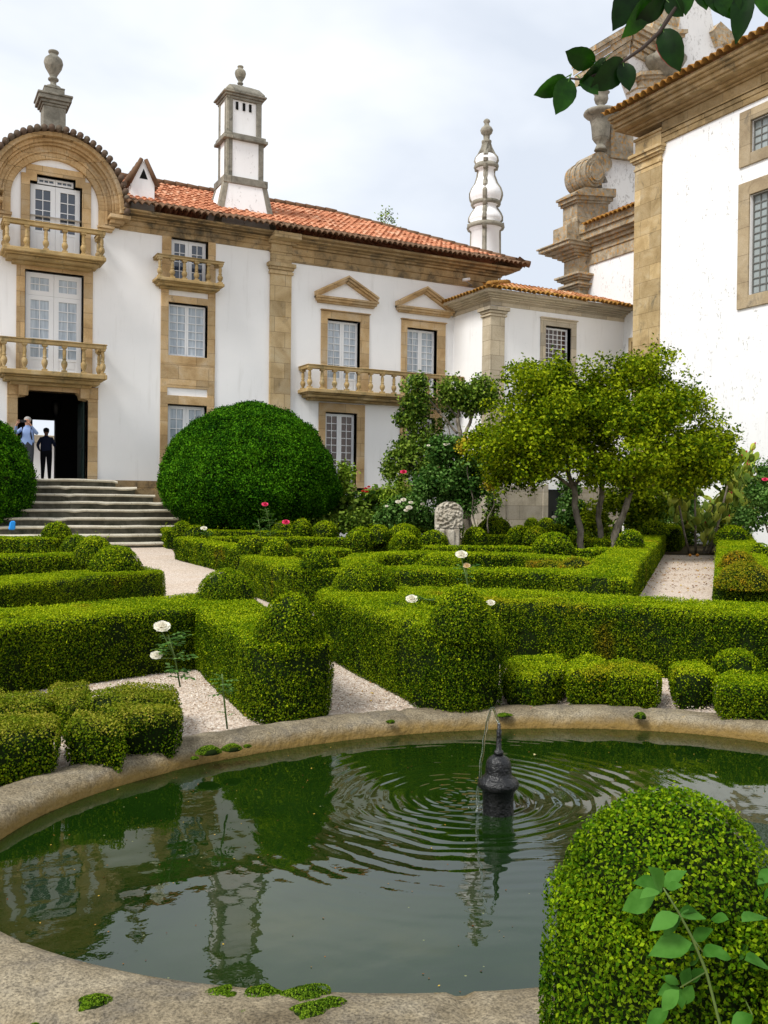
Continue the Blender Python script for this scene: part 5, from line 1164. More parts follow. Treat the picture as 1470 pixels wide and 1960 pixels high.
plant('green_shrub', 'leafy shrub with white roses behind the three tree trunks, left side', 'shrub', (1065, 1010), 24.5, [(1088, 960, 15), (1085, 985, 16), (1095, 940, 14), (1100, 975, 20), (1082, 1000, 14), (1110, 990, 18), (1078, 925, 8)], ROSEL, 600, 8, .06, .085, (), fill=.2, crown='foliage')
plant('green_shrub', 'bright leafy shrub right behind the tree trunks below the crown', 'shrub', (1210, 1010), 24, fillblobs([(1200, 975, 60, 45), (1250, 960, 45, 45), (1150, 985, 40, 35)], 34, 16, 26, .5, 9), CITRUS, 900, 9, .07, .085, (), fill=.2, crown='foliage')
plant('green_shrub', 'lush shrub with a white rose between the tree and the cactus', 'shrub', (1270, 990), 25.5, fillblobs([(1265, 935, 45, 32), (1290, 960, 40, 36), (1310, 925, 30, 22), (1230, 930, 30, 30)], 30, 14, 24, .4, 10), ROSEL, 800, 9, .07, .085, (), fill=.2, crown='foliage')
plant('pale_shrub', 'greyish feathery shrub with a pink bloom at the right photo edge', 'shrub', (1450, 1000), 21, fillblobs([(1455, 960, 35, 45), (1480, 940, 40, 60), (1440, 995, 35, 25), (1465, 905, 18, 25)], 34, 12, 22, .4, 12), ROSEL, 800, 8, .06, .075, (((1470, 1020), (1462, 890), .02, .008), ((1470, 960), (1440, 890), .01, .004), ((1466, 940), (1452, 880), .01, .004)), fill=.2)
plant('garden_border', 'dark leafy border plants at the foot of the church wall', 'border plants', (1330, 1020), 27.5, fillblobs([(1340, 1022, 95, 16), (1440, 1030, 60, 18), (1330, 985, 90, 30), (1430, 985, 70, 34), (1240, 990, 60, 26), (1130, 1000, 60, 20)], 80, 14, 24, .5, 15), DEEP, 1700, 9, .08, .10, (), fill=.2, crown='foliage')
plant('garden_border', 'low dark border plants between the clipped yew and the carved stone', 'border plants', (740, 1020), 24.5, fillblobs([(700, 1000, 70, 14), (850, 1005, 40, 16), (600, 1005, 60, 10)], 40, 10, 18, .3, 16), DEEP, 800, 9, .08, .09, (), fill=.2, crown='foliage')
# distant pine top behind the roof
plant('distant_tree', 'thin tree top far away showing above the ridge of the tiled roof', 'tree', (740, 440), 70, [(738, 400, 4), (732, 412, 5), (746, 410, 5), (736, 425, 6), (745, 422, 5), (728, 422, 4), (752, 438, 5), (765, 440, 3), (750, 425, 3), (740, 435, 5)], DEEP, 45, 5, .16, .20, (((740, 560), (738, 398), .08, .02), ((740, 440), (768, 438), .04, .02), ((739, 415), (728, 404), .03, .01), ((739, 420), (750, 408), .03, .01)), fill=.1, z0=.3)
# big clipped yews
def yew(label, px, py_top, py_base, hw, D, flat=1.):
    pb = atD(px, py_base, D); r = hw/FPX*D; g = gz(pb[0], pb[1]); zt = atD(px, py_top, D)[2]
    root = empty('clipped_yew', (pb[0], pb[1], g), label, 'clipped tree', 'large clipped yew domes')
    H_ = zt-g; core = MB(); Q = []; n = 48; m = 26; rings = []
    for j in range(m+1):
        t = j/m; zz = t*H_
        if t < .38: rr = r*(.42+.58*math.sin(min(1, t/.38)*math.pi/2))
        else: rr = r*max(.0002, 1-((t-.38)/.62)**1.85)**.54
        if t < .06: rr *= .93
        ring = []
        for k in range(n):
            a = 2*math.pi*k/n; p = Vector((math.cos(a)*1.6, math.sin(a)*1.6, zz*.5+px)); q = 1+.07*noise.noise(p)+.05*noise.noise(p*2.6)+.03*noise.noise(p*6)
            ring.append(np.array([pb[0]+rr*q*math.cos(a), pb[1]+rr*q*math.sin(a), g+.15+zz*(1-.15/H_)]))
        rings.append(ring)
    ctr = np.array([pb[0], pb[1], g+H_*.4])
    for rg in rings:
        for p in rg: core.v.append(tuple(ctr+(p-ctr)*.965))
    for j in range(m):
        for k in range(n):
            k2 = (k+1) % n; core.f.append((j*n+k, j*n+k2, (j+1)*n+k2, (j+1)*n+k)); core.m.append(0); Q.append((rings[j][k], rings[j][k2], rings[j+1][k2], rings[j+1][k]))
    a, bn = quad_samples(Q, 620); P = []; Nn = []
    for q, nn in zip(a, bn):      # feathery sprays
        lift = noise.noise(Vector(q*2.2))*.10+rng.uniform(-.05, .05)
        d = rng.normal(0, .032, (6, 3)); P.append(q+nn*lift+d); Nn.append(np.repeat((nn+rng.normal(0, .5, 3))[None], 6, 0))
    P = np.concatenate(P); Nn = np.concatenate(Nn)
    leaf_mesh('crown', [(P, Nn, .052, 1, .5)], root, None, core, [BOXCORE, YEW])
    b = MB()
    for k in range(4): limb(b, (pb[0]+.5*math.cos(k*1.7), pb[1]+.5*math.sin(k*1.7), g), (pb[0]+1.2*math.cos(k*1.7), pb[1]+1.2*math.sin(k*1.7), g+.9), .09, .06, seed=k)
    b.build('trunk', BARK, root)
yew('huge dark green clipped yew dome in front of the house wall', 480, 774, 1010, 166, 25.3)
yew('clipped yew dome cut off by the left photo edge beside the steps', -64, 785, 1005, 120, 23.5)
# ------------------------------------------------------------------ roses
def bloom(b, c, r, m=0):
    c = np.array(c, float); tp = (EYE-c); tp /= np.linalg.norm(tp); up = UP*.75+tp*.5; up /= np.linalg.norm(up)
    s1 = np.cross(up, tp); s1 /= np.linalg.norm(s1); s2 = np.cross(up, s1)
    for ly, (n, rr, h, open_) in enumerate(((6, 1., .12, 1.), (5, .9, .32, .85), (5, .74, .46, .6), (4, .55, .55, .4), (3, .34, .6, .2))):
        for k in range(n):
            a = 2*math.pi*(k/n)+ly*.7+rng.uniform(-.15, .15); dd = s1*math.cos(a)+s2*math.sin(a); tt = -s1*math.sin(a)+s2*math.cos(a)
            p = []
            for i, t in enumerate((0, .5, .9, 1.)):
                w_ = (.15, .62, .5, .12)[i]*rr*r*1.1; out = dd*r*rr*(t*open_*.9+.1)+up*r*(h*t*(1.3-open_*t*.8)); 
                for q in (-1, 0, 1): p.append(c+out+tt*w_*q+dd*(-abs(q)*.10*r)+up*(abs(q)*.12*r*t))
            fs = [(i*3+j, i*3+j+1, i*3+j+4, i*3+j+3) for i in range(3) for j in range(2)]
            b.add(p, fs, m, True)
def leaflet(b, c, d, s, nrm, m=1, fold=.12, serr=True):
    c = np.array(c, float); d = np.array(d, float); d /= np.linalg.norm(d); nrm = np.array(nrm, float); t = np.cross(d, nrm); t /= np.linalg.norm(t)+1e-9; nn = np.cross(t, d)
    ws = [0, .21, .31, .28, .15, .0]; pts = []
    for i, w_ in enumerate(ws):
        q = i/(len(ws)-1); bend = -nn*s*.18*q*q
        for k in (-1, 0, 1): pts.append(c+d*s*q+t*s*w_*k+nn*s*fold*abs(k)*w_*2+bend)
    b.add(pts, [(i*3+j, i*3+j+1, i*3+j+4, i*3+j+3) for i in range(5) for j in range(2)], m, True)
def rose_leaf(b, p, d, s, m=1):
    d = np.array(d, float)/np.linalg.norm(d); side = np.cross(d, UP); side /= np.linalg.norm(side)+1e-9
    b.tube([p, p+d*s*2.1], s*.03, 4, 0)
    for t in (.9, 1.6):
        for sg in (-1, 1): leaflet(b, p+d*s*t, d*.45+side*sg, s*.85, UP+rng.normal(0, .25, 3), m)
    leaflet(b, p+d*s*2.0, d, s, UP+rng.normal(0, .2, 3), m)
def rose(label, D, stem_px, blooms, leaves, s=.03, col=None, group='roses among the hedges', dead=()):
    """one rose plant: stem polyline in pixels, blooms (x, y, r px, material), compound leaves at random along the stem"""
    stem = [atD(x, y, D) for x, y in stem_px]; base_ = stem[0]; root = empty('rose_bush', tuple(base_), label, 'rose', group)
    b = MB(); b.tube(stem, .005, 5, 0)
    for x, y, r, m in blooms: b.tube([stem[-1] if len(stem) < 3 else stem[-2], atD(x, y+r*.8, D)], .0035, 5, 0)
    b.build('stem', STEM, root)
    b = MB()
    for i in range(leaves):
        t = rng.uniform(.15, 1)*(len(stem)-1); k = min(int(t), len(stem)-2); p = stem[k]+(stem[k+1]-stem[k])*(t-k)
        a = rng.uniform(0, 6.28); rose_leaf(b, p, (math.cos(a), math.sin(a), rng.uniform(-.1, .5)), s*rng.uniform(.7, 1.2), 0)
    if leaves:
        o = b.build('foliage', ROSEL, root)
        at = o.data.attributes.new('tint', 'FLOAT', 'FACE'); at.data.foreach_set('value', np.repeat(rng.uniform(.2, .9, len(b.f)//10+1), 10)[:len(b.f)].astype(np.float32))
    for x, y, r, m in blooms:
        b = MB(); bloom(b, atD(x, y+r*.3, D), r/FPX*D*1.15); b.build('flower', m, root)
    return root
rose('white rose plant with two open blooms in front of the left hedge', 5.3, [(345, 1315), (335, 1260), (322, 1215)], [(310, 1196, 15, PETW), (299, 1252, 11, PETW)], 30, .040)
rose('tall white rose with a wilted bud above the dome by the fountain', 7.0, [(900, 1180), (895, 1120), (888, 1085)], [(883, 1059, 11, PETW), (893, 1081, 7, PETC)], 14, .040)
rose('white rose leaning out of the hedge corner left of the rough dome', 7.2, [(830, 1150), (810, 1146), (798, 1144)], [(788, 1144, 11, PETW)], 6, .028)
rose('single small white rose on the right shoulder of the rough dome', 6.9, [(925, 1185), (935, 1165), (937, 1160)], [(939, 1152, 8, PETW)], 2, .025)
rose('pink rose plant with one bud high up and an open bloom to the right', 15.5, [(520, 1040), (515, 1000), (510, 975)], [(507, 964, 6, PETP), (547, 998, 7, PETP)], 46, .045)
rose('rusty-leaved rose shoot beside the pink roses', 15.6, [(500, 1035), (497, 1010), (494, 995)], [], 16, .045)
rose('small white rose on a short stem at the foot of the clipped yew', 19, [(400, 1030), (395, 1015)], [(390, 1010, 6, PETW)], 16, .05)
rose('red-tinged rose shoot growing at the left foot of the bullet-shaped dome', 5.1, [(435, 1395), (428, 1330), (425, 1290)], [], 20, .028)
rose('pink camellia bloom hanging at the tip of the gnarled tree', 23.4, [(790, 905), (775, 903)], [(772, 902, 6, PETP)], 2, .06)
def scatter_blooms(label, D, lst, matl):
    root = empty('rose_blooms', tuple(atD(lst[0][0], lst[0][1]+8, D)), label, 'roses')
    for x, y, r in lst: b = MB(); bloom(b, atD(x, y, D), r/FPX*D*1.2); b.build('flower', matl, root)
scatter_blooms('cluster of cream white roses on the bush in front of the house', 23.0, [(762, 961, 5), (772, 957, 5), (786, 962, 4), (783, 972, 6), (809, 965, 4), (740, 969, 3), (777, 977, 4)], PETW)
scatter_blooms('few white roses low under the spreading tree', 23.3, [(1060, 990, 4), (1079, 977, 3), (1130, 975, 3), (1103, 970, 3)], PETW)
scatter_blooms('single white rose above the hedge end left of the cactus', 24.5, [(1244, 951, 7), (1252, 953, 5)], PETW)
scatter_blooms('small red flowers against the house wall', 25.0, [(700, 935, 3), (706, 932, 3), (695, 940, 3), (765, 922, 3), (702, 941, 3)], PETR)
scatter_blooms('pink bloom on the pale shrub at the right photo edge', 20.3, [(1464, 918, 5)], PETP)
scatter_blooms('tiny white blooms high on the rose shrub', 22.0, [(820, 853, 3), (853, 851, 4), (858, 850, 3), (899, 851, 4), (905, 856, 3)], PETW)
# ------------------------------------------------------------------ prickly pear
def cactus():
    D = 23.5; c = atD(1360, 1050, D); g = gz(c[0], c[1]); root = empty('prickly_pear', (c[0], c[1], g), 'sprawling prickly pear cactus at the far end of the right gravel path', 'cactus')
    b = MB(); fl = MB(); tint = []
    def pad(p, d, s, w_):
        d = d/np.linalg.norm(d); t = np.cross(d, rng.normal(0, 1, 3)); t /= np.linalg.norm(t); nn = np.cross(d, t); n = 10; m = 6; vs = []
        for i in range(m+1):
            q = i/m; rr = math.sin(math.pi*min(1, .06+q*.9))**.7*w_*(.75+.3*q); 
            for k in range(n): a = 2*math.pi*k/n; vs.append(p+d*s*q+t*rr*math.cos(a)+nn*rr*.2*math.sin(a))
        fs = [(i*n+k, i*n+(k+1) % n, (i+1)*n+(k+1) % n, (i+1)*n+k) for i in range(m) for k in range(n)]+[tuple(range(n))[::-1], tuple(m*n+k for k in range(n))]
        b.add(vs, fs, 0, True); tint.extend([rng.uniform(0, 1)]*len(fs)); return p+d*s*.97, t
    starts = [((1330, 1050), 3), ((1365, 1050), 4), ((1400, 1045), 4), ((1430, 1040), 4), ((1350, 1035), 3), ((1385, 1030), 4), ((1310, 1000), 3)]
    def grow(p, d, lv, s):
        e_, t = pad(p, d, s, s*.33)
        if lv <= 0:
            if rng.uniform() < .3:
                nf = len(b.f); b.lathe(tuple(e_), [(.004, -.03), (.02, 0), (.016, .03), (.003, .05)], 6, 1); tint.extend([.5]*(len(b.f)-nf))
            return
        for k in range(rng.integers(1, 4)):
            dd = d+t*rng.uniform(-1.1, 1.1)+np.array([rng.normal(0, .45), rng.normal(0, .45), rng.uniform(.1, .7)]); grow(e_-d/np.linalg.norm(d)*s*.1, dd, lv-1-(rng.uniform() < .2), s*rng.uniform(.85, 1.05))
    ends = [(1300, 955), (1290, 985), (1315, 960), (1330, 935), (1350, 905), (1375, 900), (1395, 900), (1410, 915), (1425, 895), (1440, 920), (1455, 940), (1340, 980), (1365, 960), (1390, 950), (1415, 960), (1440, 970), (1325, 1000), (1350, 1005), (1375, 990), (1400, 985), (1345, 1030), (1365, 1035), (1310, 980), (1430, 990)]
    br = MB()
    for i, (x, y) in enumerate(ends):
        dz = rng.uniform(-.8, .8); e_ = atD(x, y+rng.uniform(5, 20), D+dz); s0 = atD(1340+(x-1350)*.4, 1052, D+dz*.4); s0[2] = g
        if i % 3 == 0: br.tube([s0, s0*.5+e_*.5+np.array([0, 0, -.08]), e_], [.03, .028, .022], 7)
        for k in range(3):
            dd = np.array([rng.normal(0, .6), rng.normal(0, .6), rng.uniform(.3, 1.2)]); grow(e_+rng.normal(0, .10, 3), dd, rng.integers(1, 4), rng.uniform(.26, .36))
    o = b.build('pads', [CACT, mat('cactus_fruit', (.35, .04, .03), .6)], root); at = o.data.attributes.new('tint', 'FLOAT', 'FACE'); at.data.foreach_set('value', np.array(tint, np.float32))
    br.build('woody_stem', BARK, root)
cactus()
for (x, y, lab) in ((1321, 1045, 'orange fruit lying at the end of the gravel path, left one'), (1335, 1046, 'orange fruit lying under the cactus, right one')):
    p = atD(x, y, 22.5); b = MB(); b.lathe((p[0], p[1], gz(p[0], p[1])), [(.01, 0), (.03, .01), (.038, .035), (.03, .06), (.008, .07)], 14); o = b.build('orange_fruit', mat('orange_peel', (.7, .28, .02), .5, .4), None, (p[0], p[1], gz(p[0], p[1]))); tag(o, lab, 'orange')
# ------------------------------------------------------------------ carved stone
def carved_stone():
    D = 19.; p = atD(859, 1030, D); g = .2; u = rt0; P = Pl(p*np.array([1, 1, 0]), rt0, -fw0)
    t = empty('carved_stone', (p[0], p[1], g), 'round-topped stone with worn carved crest standing among the box balls', 'carved stone')
    zt, zb = P.px(859, 960)[1], P.px(859, 1010)[1]; w_ = 27/FPX*D
    b = MB(); n = 40; o = [(-w_, zb), (w_, zb)]+[(w_*math.cos(a), zt-w_*.78+w_*.78*math.sin(a)) for a in np.linspace(0, math.pi, 15)]
    N_ = 64
    for j in range(N_+1):
        v = zb+(zt-zb)*j/N_
        hw = w_ if v < zt-w_*.78 else w_*math.sqrt(max(0, 1-((v-(zt-w_*.78))/(w_*.78))**2))
        for i in range(N_+1):
            q = -1+2*i/N_; x = q*hw; e_ = 1-abs(q)**14; cy_ = (zt+zb)/2
            # carved relief: scrolls round an oval shield
            rr = math.hypot(x/w_, (v-cy_)/w_); an = math.atan2(v-cy_, x)
            rel = .018*math.sin(an*11+rr*17)*math.exp(-((rr-.75)/.25)**2)+.03*math.exp(-(rr/.42)**6)+.035*noise.noise(Vector((x*16, v*16, 0)))+.02*noise.noise(Vector((x*34, v*34, 2)))-.02*math.exp(-((rr-.47)/.05)**2)
            b.v.append(tuple(P.pt(x, v, .09*e_+rel*e_)))
    for j in range(N_):
        for i in range(N_): a = j*(N_+1)+i; b.f.append((a, a+1, a+N_+2, a+N_+1)); b.m.append(0); b.sm.append(True)
    o2 = [(q[0]*.99, q[1]-.003) for q in o]; b.prism(P, o2, -.16, .01)
    m = stone_mat('carved_limestone', (.34, .29, .22), (.50, .45, .36), (.6, .55, .46), .56, (.10, .085, .06), (50, 50), None, .9, 3); b.build('crest', m, t)
    b = MB(); b.pb(P, -w_*.98, w_*.75, .15, zb-.005, -.16, .08); b.pb(P, -w_*.7, -w_*.3, .3, zb-.03, .08, .13); b.pb(P, -w_*.1, w_*.4, .28, zb-.05, .08, .12); b.build('base_block', m, t, bevel=.03)
carved_stone()
# blue bag behind the left hedge
p = atD(22, 1000, 21); b = MB(); p[2] -= .02; b.hexa([(p[0]+x*.6, p[1]+y*.6, p[2]+z*.6) for x, y, z in ((-.12, -.08, -.25), (.14, -.06, -.25), (.12, .08, -.25), (-.12, .08, -.25), (-.05, -.05, .1), (.16, -.05, .09), (.13, .04, .09), (-.04, .04, .07))])
o = b.build('bag', mat('blue_fabric', (.01, .22, .62), .6), None, tuple(p), bevel=.03); tag(o, 'bright blue bag behind the far left hedge beside the steps', 'bag')
# floating leaves on the water
for i, (x, y, s, lab) in enumerate(((1022, 1447, .035, 'curled pale leaf floating behind the fountain'), (708, 1328, .03, 'yellow fallen leaf on the gravel path between the two domes'), (1015, 1357, .028, 'red-brown fallen leaf on the gravel right of the fountain'))):
    p = atz(x, y, .004 if i == 0 else .115); b = MB(); leaflet(b, p+np.array([0, 0, .004]), (1, .4*(1-2*(i % 2)), .02), s, UP, 0, .3); o = b.build('fallen_leaf', mat('dry_leaf', [(.5, .42, .2), (.62, .42, .03), (.3, .09, .05)][i], .7), None, tuple(p)); tag(o, lab, 'leaf')
# ------------------------------------------------------------------ people
def person(label, px_, feet, hgt, Y, face, arms, mats, hair, group=None, z0=1.99):
    """face = heading angle the figure looks along; arms: joint positions in body units (x = its left, y = forward, z = up) scaled by height"""
    PP = Pl((0, Y, 0), (1, 0, 0), (0, -1, 0)); X0 = PP.px(px_, feet)[0]; org = np.array([X0, Y, z0]); ca, sa = math.cos(face), math.sin(face)
    fwd = np.array([ca, sa, 0]); lft = np.array([-sa, ca, 0]); k = hgt/1.75
    T_ = lambda x, y, z: org+(lft*x+fwd*y+UP*z)*k
    J = {}; Ed = []; R = {}
    def add(n, x, y, z, r, par=None): J[n] = T_(x, y, z); R[n] = r*k; (Ed.append((par, n)) if par else None)
    add('pel', 0, 0, .96, .135); add('waist', 0, 0, 1.12, .17, 'pel'); add('chest', 0, 0, 1.32, .185, 'waist'); add('neckb', 0, 0, 1.45, .085, 'chest'); add('neck', 0, .01, 1.52, .055, 'neckb'); add('jaw', 0, .025, 1.58, .068, 'neck'); add('head', 0, .015, 1.66, .088, 'jaw'); add('crown', 0, 0, 1.72, .062, 'head')
    add('nose', 0, .115, 1.625, .014, 'head')
    for s, n in ((1, 'L'), (-1, 'R')):
        add('hip'+n, s*.095, 0, .88, .112, 'pel'); add('knee'+n, s*.10, .02, .48, .078, 'hip'+n); add('ank'+n, s*.11, -.01, .09, .055, 'knee'+n); add('heel'+n, s*.11, .03, .045, .04, 'ank'+n); add('toe'+n, s*.13, .15, .035, .032, 'heel'+n)
        add('ear'+n, s*.088, 0, 1.62, .016, 'head')
        A_ = arms[n]; add('sh'+n, s*.17, 0, 1.40, .062, 'chest'); add('el'+n, *A_[0], .052, 'sh'+n); add('wr'+n, *A_[1], .029, 'el'+n); add('pa'+n, *A_[2], .030, 'wr'+n)
        w_, p_ = np.array(A_[1]), np.array(A_[2]); d = (p_-w_)/np.linalg.norm(p_-w_); sd = np.array([s*.7, .2, .2]); sd -= d*(sd@d); sd /= np.linalg.norm(sd)
        for f in range(4):
            a = p_+d*.03+sd*(.03-.02*f); e_ = a+d*(.045, .055, .05, .038)[f]+np.array([0, .015, 0]); add('f%d%s' % (f, n), *a, .009, 'pa'+n); add('g%d%s' % (f, n), *e_, .008, 'f%d%s' % (f, n))
        a = p_-d*.01+sd*.045; add('th'+n, *a, .010, 'pa'+n); add('tt'+n, *(a+d*.04+sd*.01), .008, 'th'+n)
    names = list(J); me = bpy.data.meshes.new('person'); me.from_pydata([tuple(J[n]) for n in names], [(names.index(a), names.index(c)) for a, c in Ed], [])
    o = bpy.data.objects.new('tmp', me); C.objects.link(o); md = o.modifiers.new('s', 'SKIN'); md.use_smooth_shade = True
    if not me.skin_vertices: me.skin_vertices.new()
    for i, n in enumerate(names):
        sv = me.skin_vertices[0].data[i]; r = R[n]; sv.radius = (r, r*(.72 if n in ('chest', 'waist', 'pel') else 1)); sv.use_root = (n == 'pel')
    sb = o.modifiers.new('ss', 'SUBSURF'); sb.levels = 1; sb.render_levels = 1
    dg = bpy.context.evaluated_depsgraph_get(); dg.update(); ev = o.evaluated_get(dg); nm = bpy.data.meshes.new_from_object(ev)
    bpy.data.objects.remove(o)
    for m_ in mats: nm.materials.append(m_)
    nm.materials.clear() if False else None
    ax = {n: J[n] for n in names}
    for p in nm.polygons:
        c = np.array(p.center); z = (c[2]-z0)/k; mi = 1
        arm = min(np.linalg.norm(c-ax['pa'+s]) for s in 'LR'); wr = min(np.linalg.norm(c-ax['wr'+s]) for s in 'LR')
        nearhand = arm < .085*k or wr < .035*k or any(np.linalg.norm(c-ax['g%d%s' % (f, s)]) < .05*k for f in range(4) for s in 'LR')
        if z < .11: mi = 3
        elif z < 1.0: mi = 2
        if z > 1.50 and np.linalg.norm((c-org)[:2]) < .14*k: mi = 0
        if nearhand: mi = 0
        p.material_index = mi
    o = link('person', nm, None, tuple(org)); tag(o, label, 'person', group)
    if hair:
        b = MB(); cc = T_(0, -.012, 1.675); b.lathe(tuple(cc), [(.088*k, -.05*k), (.098*k, -.01*k), (.095*k, .03*k), (.075*k, .065*k), (.035*k, .085*k), (.005, .09*k)], 16); b.build('hair', hair, o)
    return o, T_
SK = mat('skin', (.55, .30, .20), .5); SHIRT = mat('light_blue_shirt', (.30, .42, .72), .8); GREY_T = mat('dark_grey_trousers', (.045, .05, .06), .85); SHOE = mat('shoe', (.05, .045, .04), .6); BLK = mat('black_cloth', (.01, .01, .014), .9)
YM = 27.15
o, T_ = person('grey-haired person in a light blue shirt photographing from the top of the steps', 52, 915, 1.70, YM, math.radians(-112), {'L': [(.30, .10, 1.26), (.17, .30, 1.50), (.11, .33, 1.57)], 'R': [(-.30, .10, 1.26), (-.22, .30, 1.50), (-.16, .33, 1.57)]}, [SK, SHIRT, GREY_T, SHOE], mat('grey_hair', (.45, .44, .42), .8))
b = MB(); c = T_(-.02, .36, 1.60); q = T_(1, 0, 0)-T_(0, 0, 0); f_ = T_(0, 1, 0)-T_(0, 0, 0); w_, h_, d_ = .085, .035, .012
b.hexa([tuple(c+q*a*w_+f_*e*d_+UP*z*h_) for z in (-1, 1) for a, e in ((-1, 1), (1, 1), (1, -1), (-1, -1))]); b.lathe(tuple(c), [(.02, 0), (.02, .01), (.01, .012)], 10); 
o = b.build('camera', mat('black_plastic', (.012, .012, .014), .4), None, tuple(c), bevel=.004); tag(o, 'small black camera held up by the person in the blue shirt', 'camera')
b = MB(); 
def bpack(T_, label, matl):
    b = MB(); pts = [(-.14, -.12, 1.0), (.14, -.12, 1.0), (.14, -.27, 1.02), (-.14, -.27, 1.02), (-.12, -.12, 1.38), (.12, -.12, 1.38), (.11, -.22, 1.36), (-.11, -.22, 1.36)]
    b.hexa([tuple(T_(*p)) for p in pts]); o = b.build('backpack', matl, None, tuple(T_(0, -.2, 1.0)), bevel=.03); tag(o, label, 'backpack')
    b = MB()
    for s in (-1, 1): b.tube([T_(s*.10, -.13, 1.36), T_(s*.12, -.05, 1.475), T_(s*.12, .07, 1.44), T_(s*.125, .135, 1.28), T_(s*.14, .06, 1.10), T_(s*.14, -.12, 1.03)], .018, 6)
    b.build('strap', matl, o)
bpack(T_, 'dark backpack worn by the person in the blue shirt', BLK)
o, T_ = person('person in dark clothes seen from behind walking into the doorway', 88, 916, 1.58, 29.5, math.radians(80), {'L': [(.27, -.05, 1.17), (.22, .12, 1.02), (.19, .20, 1.00)], 'R': [(-.27, -.03, 1.17), (-.28, .20, 1.16), (-.27, .28, 1.18)]}, [mat('shaded_skin', (.25, .13, .09), .6), mat('navy_jacket', (.02, .028, .07), .85), BLK, SHOE], BLK)
# ------------------------------------------------------------------ camellia branch over the top right
def branch():
    D = 1.55; root = empty('camellia_branch', tuple(atD(1330, -120, D)), 'dark glossy camellia branch hanging into the top right of the view', 'branch')
    b = MB(); b.tube([atD(1340, -130, D+.05), atD(1318, -20, D), atD(1288, 22, D), atD(1262, 62, D), atD(1230, 92, D), atD(1195, 116, D), atD(1150, 140, D), atD(1110, 152, D), atD(1090, 150, D)], [.005, .0045, .004, .0035, .003, .0026, .0022, .002, .0016], 6)
    b.tube([atD(1288, 22, D), atD(1340, -60, D+.1), atD(1450, -120, D+.2)], .004, 6)
    b.build('twig', mat('dark_twig', (.035, .025, .02), .8), root)
    lm = leaf_mat('camellia_leaf', (.002, .012, .001), (.006, .030, .002), (.02, .085, .004), None, .7, 30, .40, .3, .16)
    rib = mat('leaf_midrib', (.06, .13, .02), .5)
    lred = mat('red_leaf_edge', (.16, .02, .01), .4)
    def lf(x0, y0, x1, y1, w_, tw=0., red=False, dD=0., far=0.):
        b = MB(); p0, p1 = atD(x0, y0, D+dD), atD(x1, y1, D+dD+far); d = p1-p0; L_ = np.linalg.norm(d); d /= L_; vw = (EYE-(p0+p1)/2); vw /= np.linalg.norm(vw)
        t = np.cross(d, vw); t /= np.linalg.norm(t); nn = np.cross(t, d); t = t*math.cos(tw)+nn*math.sin(tw); nn = np.cross(t, d); W_ = w_/FPX*D/2; n = 12; vs = []
        for i in range(n+1):
            q = i/n; ww = W_*(math.sin(math.pi*q**.85)**.72 if 0 < q < 1 else .02)*(1-.12*q); ww *= (1+.03*(i % 2))
            if i == n-1: ww *= .75
            for k in (-1, -.94, -.5, 0, .5, .94, 1): vs.append(p0+d*L_*q+t*ww*k-nn*(abs(k)*ww*-.22)+nn*L_*.06*math.sin(q*3))
        fs = [(i*7+j, i*7+j+1, (i+1)*7+j+1, (i+1)*7+j) for i in range(n) for j in range(6)]
        ms = [1 if red and j == 5 and i > 2 else 0 for i in range(n) for j in range(6)]
        for f, m_ in zip(fs, ms): b.f.append(f); b.m.append(m_); b.sm.append(True)
        b.v = [tuple(v) for v in vs]; b.tube([p0-d*.008+nn*.0005, p0+d*L_*.96+nn*.0005], [.0011, .0004], 5, 2)
        o = b.build('leaf', [lm, lred, rib], root)
        if red: o['label'] = 'leaf with a reddish edge'
        at = o.data.attributes.new('tint', 'FLOAT', 'FACE'); at.data.foreach_set('value', np.full(len(b.f), rng.uniform(.1, .9), np.float32))
    for a in [(1083, 148, 1021, 182, 42, .5), (1090, 150, 1063, 220, 48, .2), (1140, 118, 1082, 98, 48, .4), (1160, 112, 1105, 165, 38, .7), (1195, 116, 1128, 172, 55, .35), (1192, 120, 1205, 175, 38, .3), (1110, 150, 1145, 182, 34, .6), (1145, 128, 1108, 158, 36, .8),
              (1212, -30, 1172, 60, 56, .25), (1250, -10, 1188, 74, 46, .5), (1275, -5, 1210, 48, 40, .5), (1268, 55, 1302, 138, 50, .1, True), (1275, 0, 1308, 32, 36, .3), (1305, -30, 1312, 30, 40, .4), (1365, -40, 1385, 32, 62, .3), (1338, -40, 1352, 20, 46, .3), (1425, -30, 1408, 86, 46, .2), (1380, -20, 1405, 40, 55, .4), (1450, -40, 1475, 38, 50, .4), (1430, -50, 1460, 8, 60, .5), (1255, -40, 1262, 10, 50, .6), (1230, -50, 1240, 5, 56, .5)]:
        lf(*a)
branch()
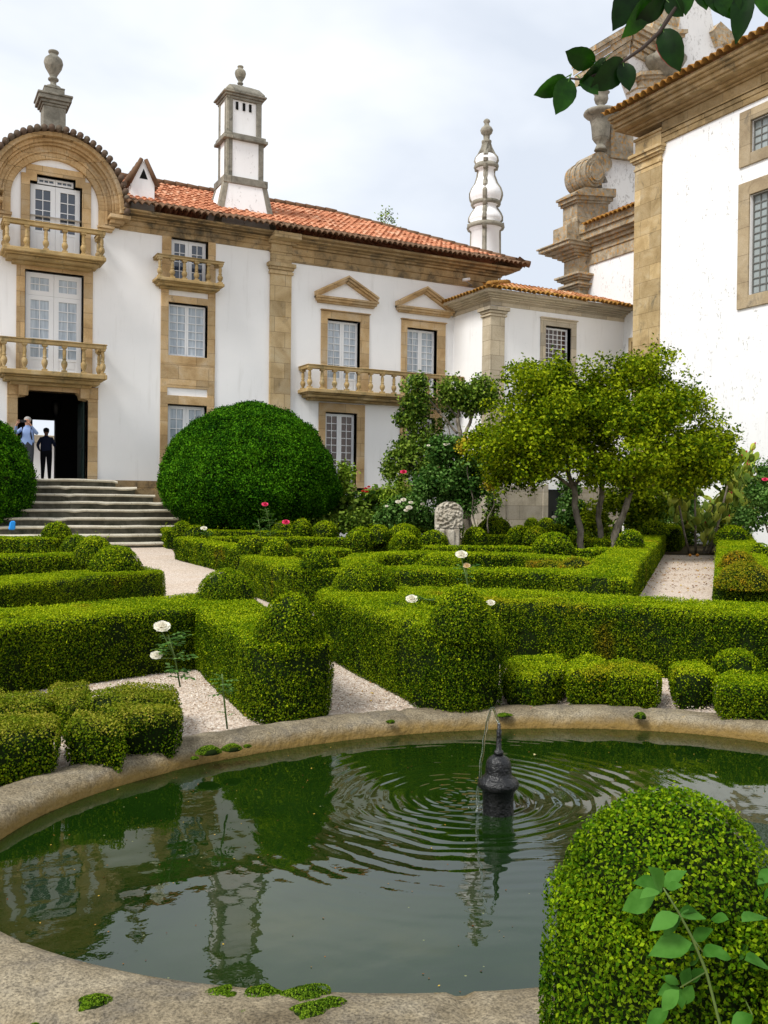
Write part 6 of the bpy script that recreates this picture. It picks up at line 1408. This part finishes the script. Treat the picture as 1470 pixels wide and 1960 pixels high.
# rose stems in front of the topiary at the lower right
def near_rose():
    D = 1.75; root = empty('rose_bush', tuple(atD(1400, 2060, D)), 'leafy rose stems rising in front of the lower right topiary', 'rose')
    b = MB(); s1 = [atD(x, y, D) for x, y in ((1400, 2080), (1378, 1960), (1352, 1860), (1325, 1795), (1298, 1745), (1270, 1700))]; b.tube(s1, [.0032, .003, .0028, .0025, .002, .0014], 6)
    s2 = [atD(x, y, D+.1) for x, y in ((1450, 2080), (1432, 1960), (1415, 1890), (1400, 1840), (1392, 1825))]; b.tube(s2, .0024, 6); b.build('stem', STEM, root)
    lf = MB()
    lv = [(1268, 1702, 1218, 1682), (1268, 1700, 1250, 1660), (1270, 1698, 1310, 1662), (1262, 1706, 1225, 1712), (1275, 1700, 1305, 1692), (1255, 1715, 1185, 1740), (1300, 1752, 1242, 1775), (1300, 1752, 1352, 1752), (1305, 1756, 1262, 1790), (1300, 1745, 1330, 1738), (1325, 1800, 1362, 1775), (1325, 1805, 1240, 1820), (1330, 1808, 1300, 1812), (1340, 1830, 1310, 1845), (1345, 1830, 1384, 1808), (1395, 1760, 1356, 1755), (1420, 1765, 1470, 1745), (1400, 1830, 1440, 1842), (1400, 1835, 1360, 1820), (1405, 1838, 1430, 1805), (1425, 1838, 1480, 1845), (1300, 1890, 1258, 1900), (1305, 1885, 1322, 1850), (1300, 1885, 1265, 1865), (1300, 1895, 1262, 1935), (1302, 1892, 1305, 1930), (1322, 1880, 1345, 1852), (1280, 1935, 1232, 1962), (1325, 1885, 1310, 1925), (1440, 1940, 1480, 1945), (1440, 1942, 1398, 1965), (1460, 1680, 1450, 1700), (1480, 1665, 1450, 1690), (1480, 1700, 1455, 1725)]
    tint = []
    for x0, y0, x1, y1 in lv:
        dD = rng.uniform(-.06, .1); p0, p1 = atD(x0, y0, D+dD), atD(x1, y1, D+dD+rng.uniform(-.03, .03)); nf = len(lf.f)
        vw = EYE-p0; vw /= np.linalg.norm(vw); leaflet(lf, p0, p1-p0, np.linalg.norm(p1-p0)*.98, UP*.8+vw*.6+rng.normal(0, .2, 3), 0, .15); tint += [rng.uniform(.35, .95)]*(len(lf.f)-nf)
    o = lf.build('leaves', leaf_mat('rose_leaf_near', (.010, .045, .004), (.03, .105, .010), (.07, .19, .03), None, .7, 20, .6, .15, .05), root); at = o.data.attributes.new('tint', 'FLOAT', 'FACE'); at.data.foreach_set('value', np.array(tint, np.float32))
    f = [(s1[2], atD(1302, 1890, D)), (s1[3], atD(1345, 1822, D)), (s2[2], atD(1440, 1942, D))]
    b = MB(); [b.tube([a, c], .0014, 5) for a, c in f]; b.build('leaf_stalk', STEM, root)
near_rose()
print('faces', sum(len(m.polygons) for m in bpy.data.meshes))
for o in bpy.data.objects:
    if 'org' in o: del o['org']
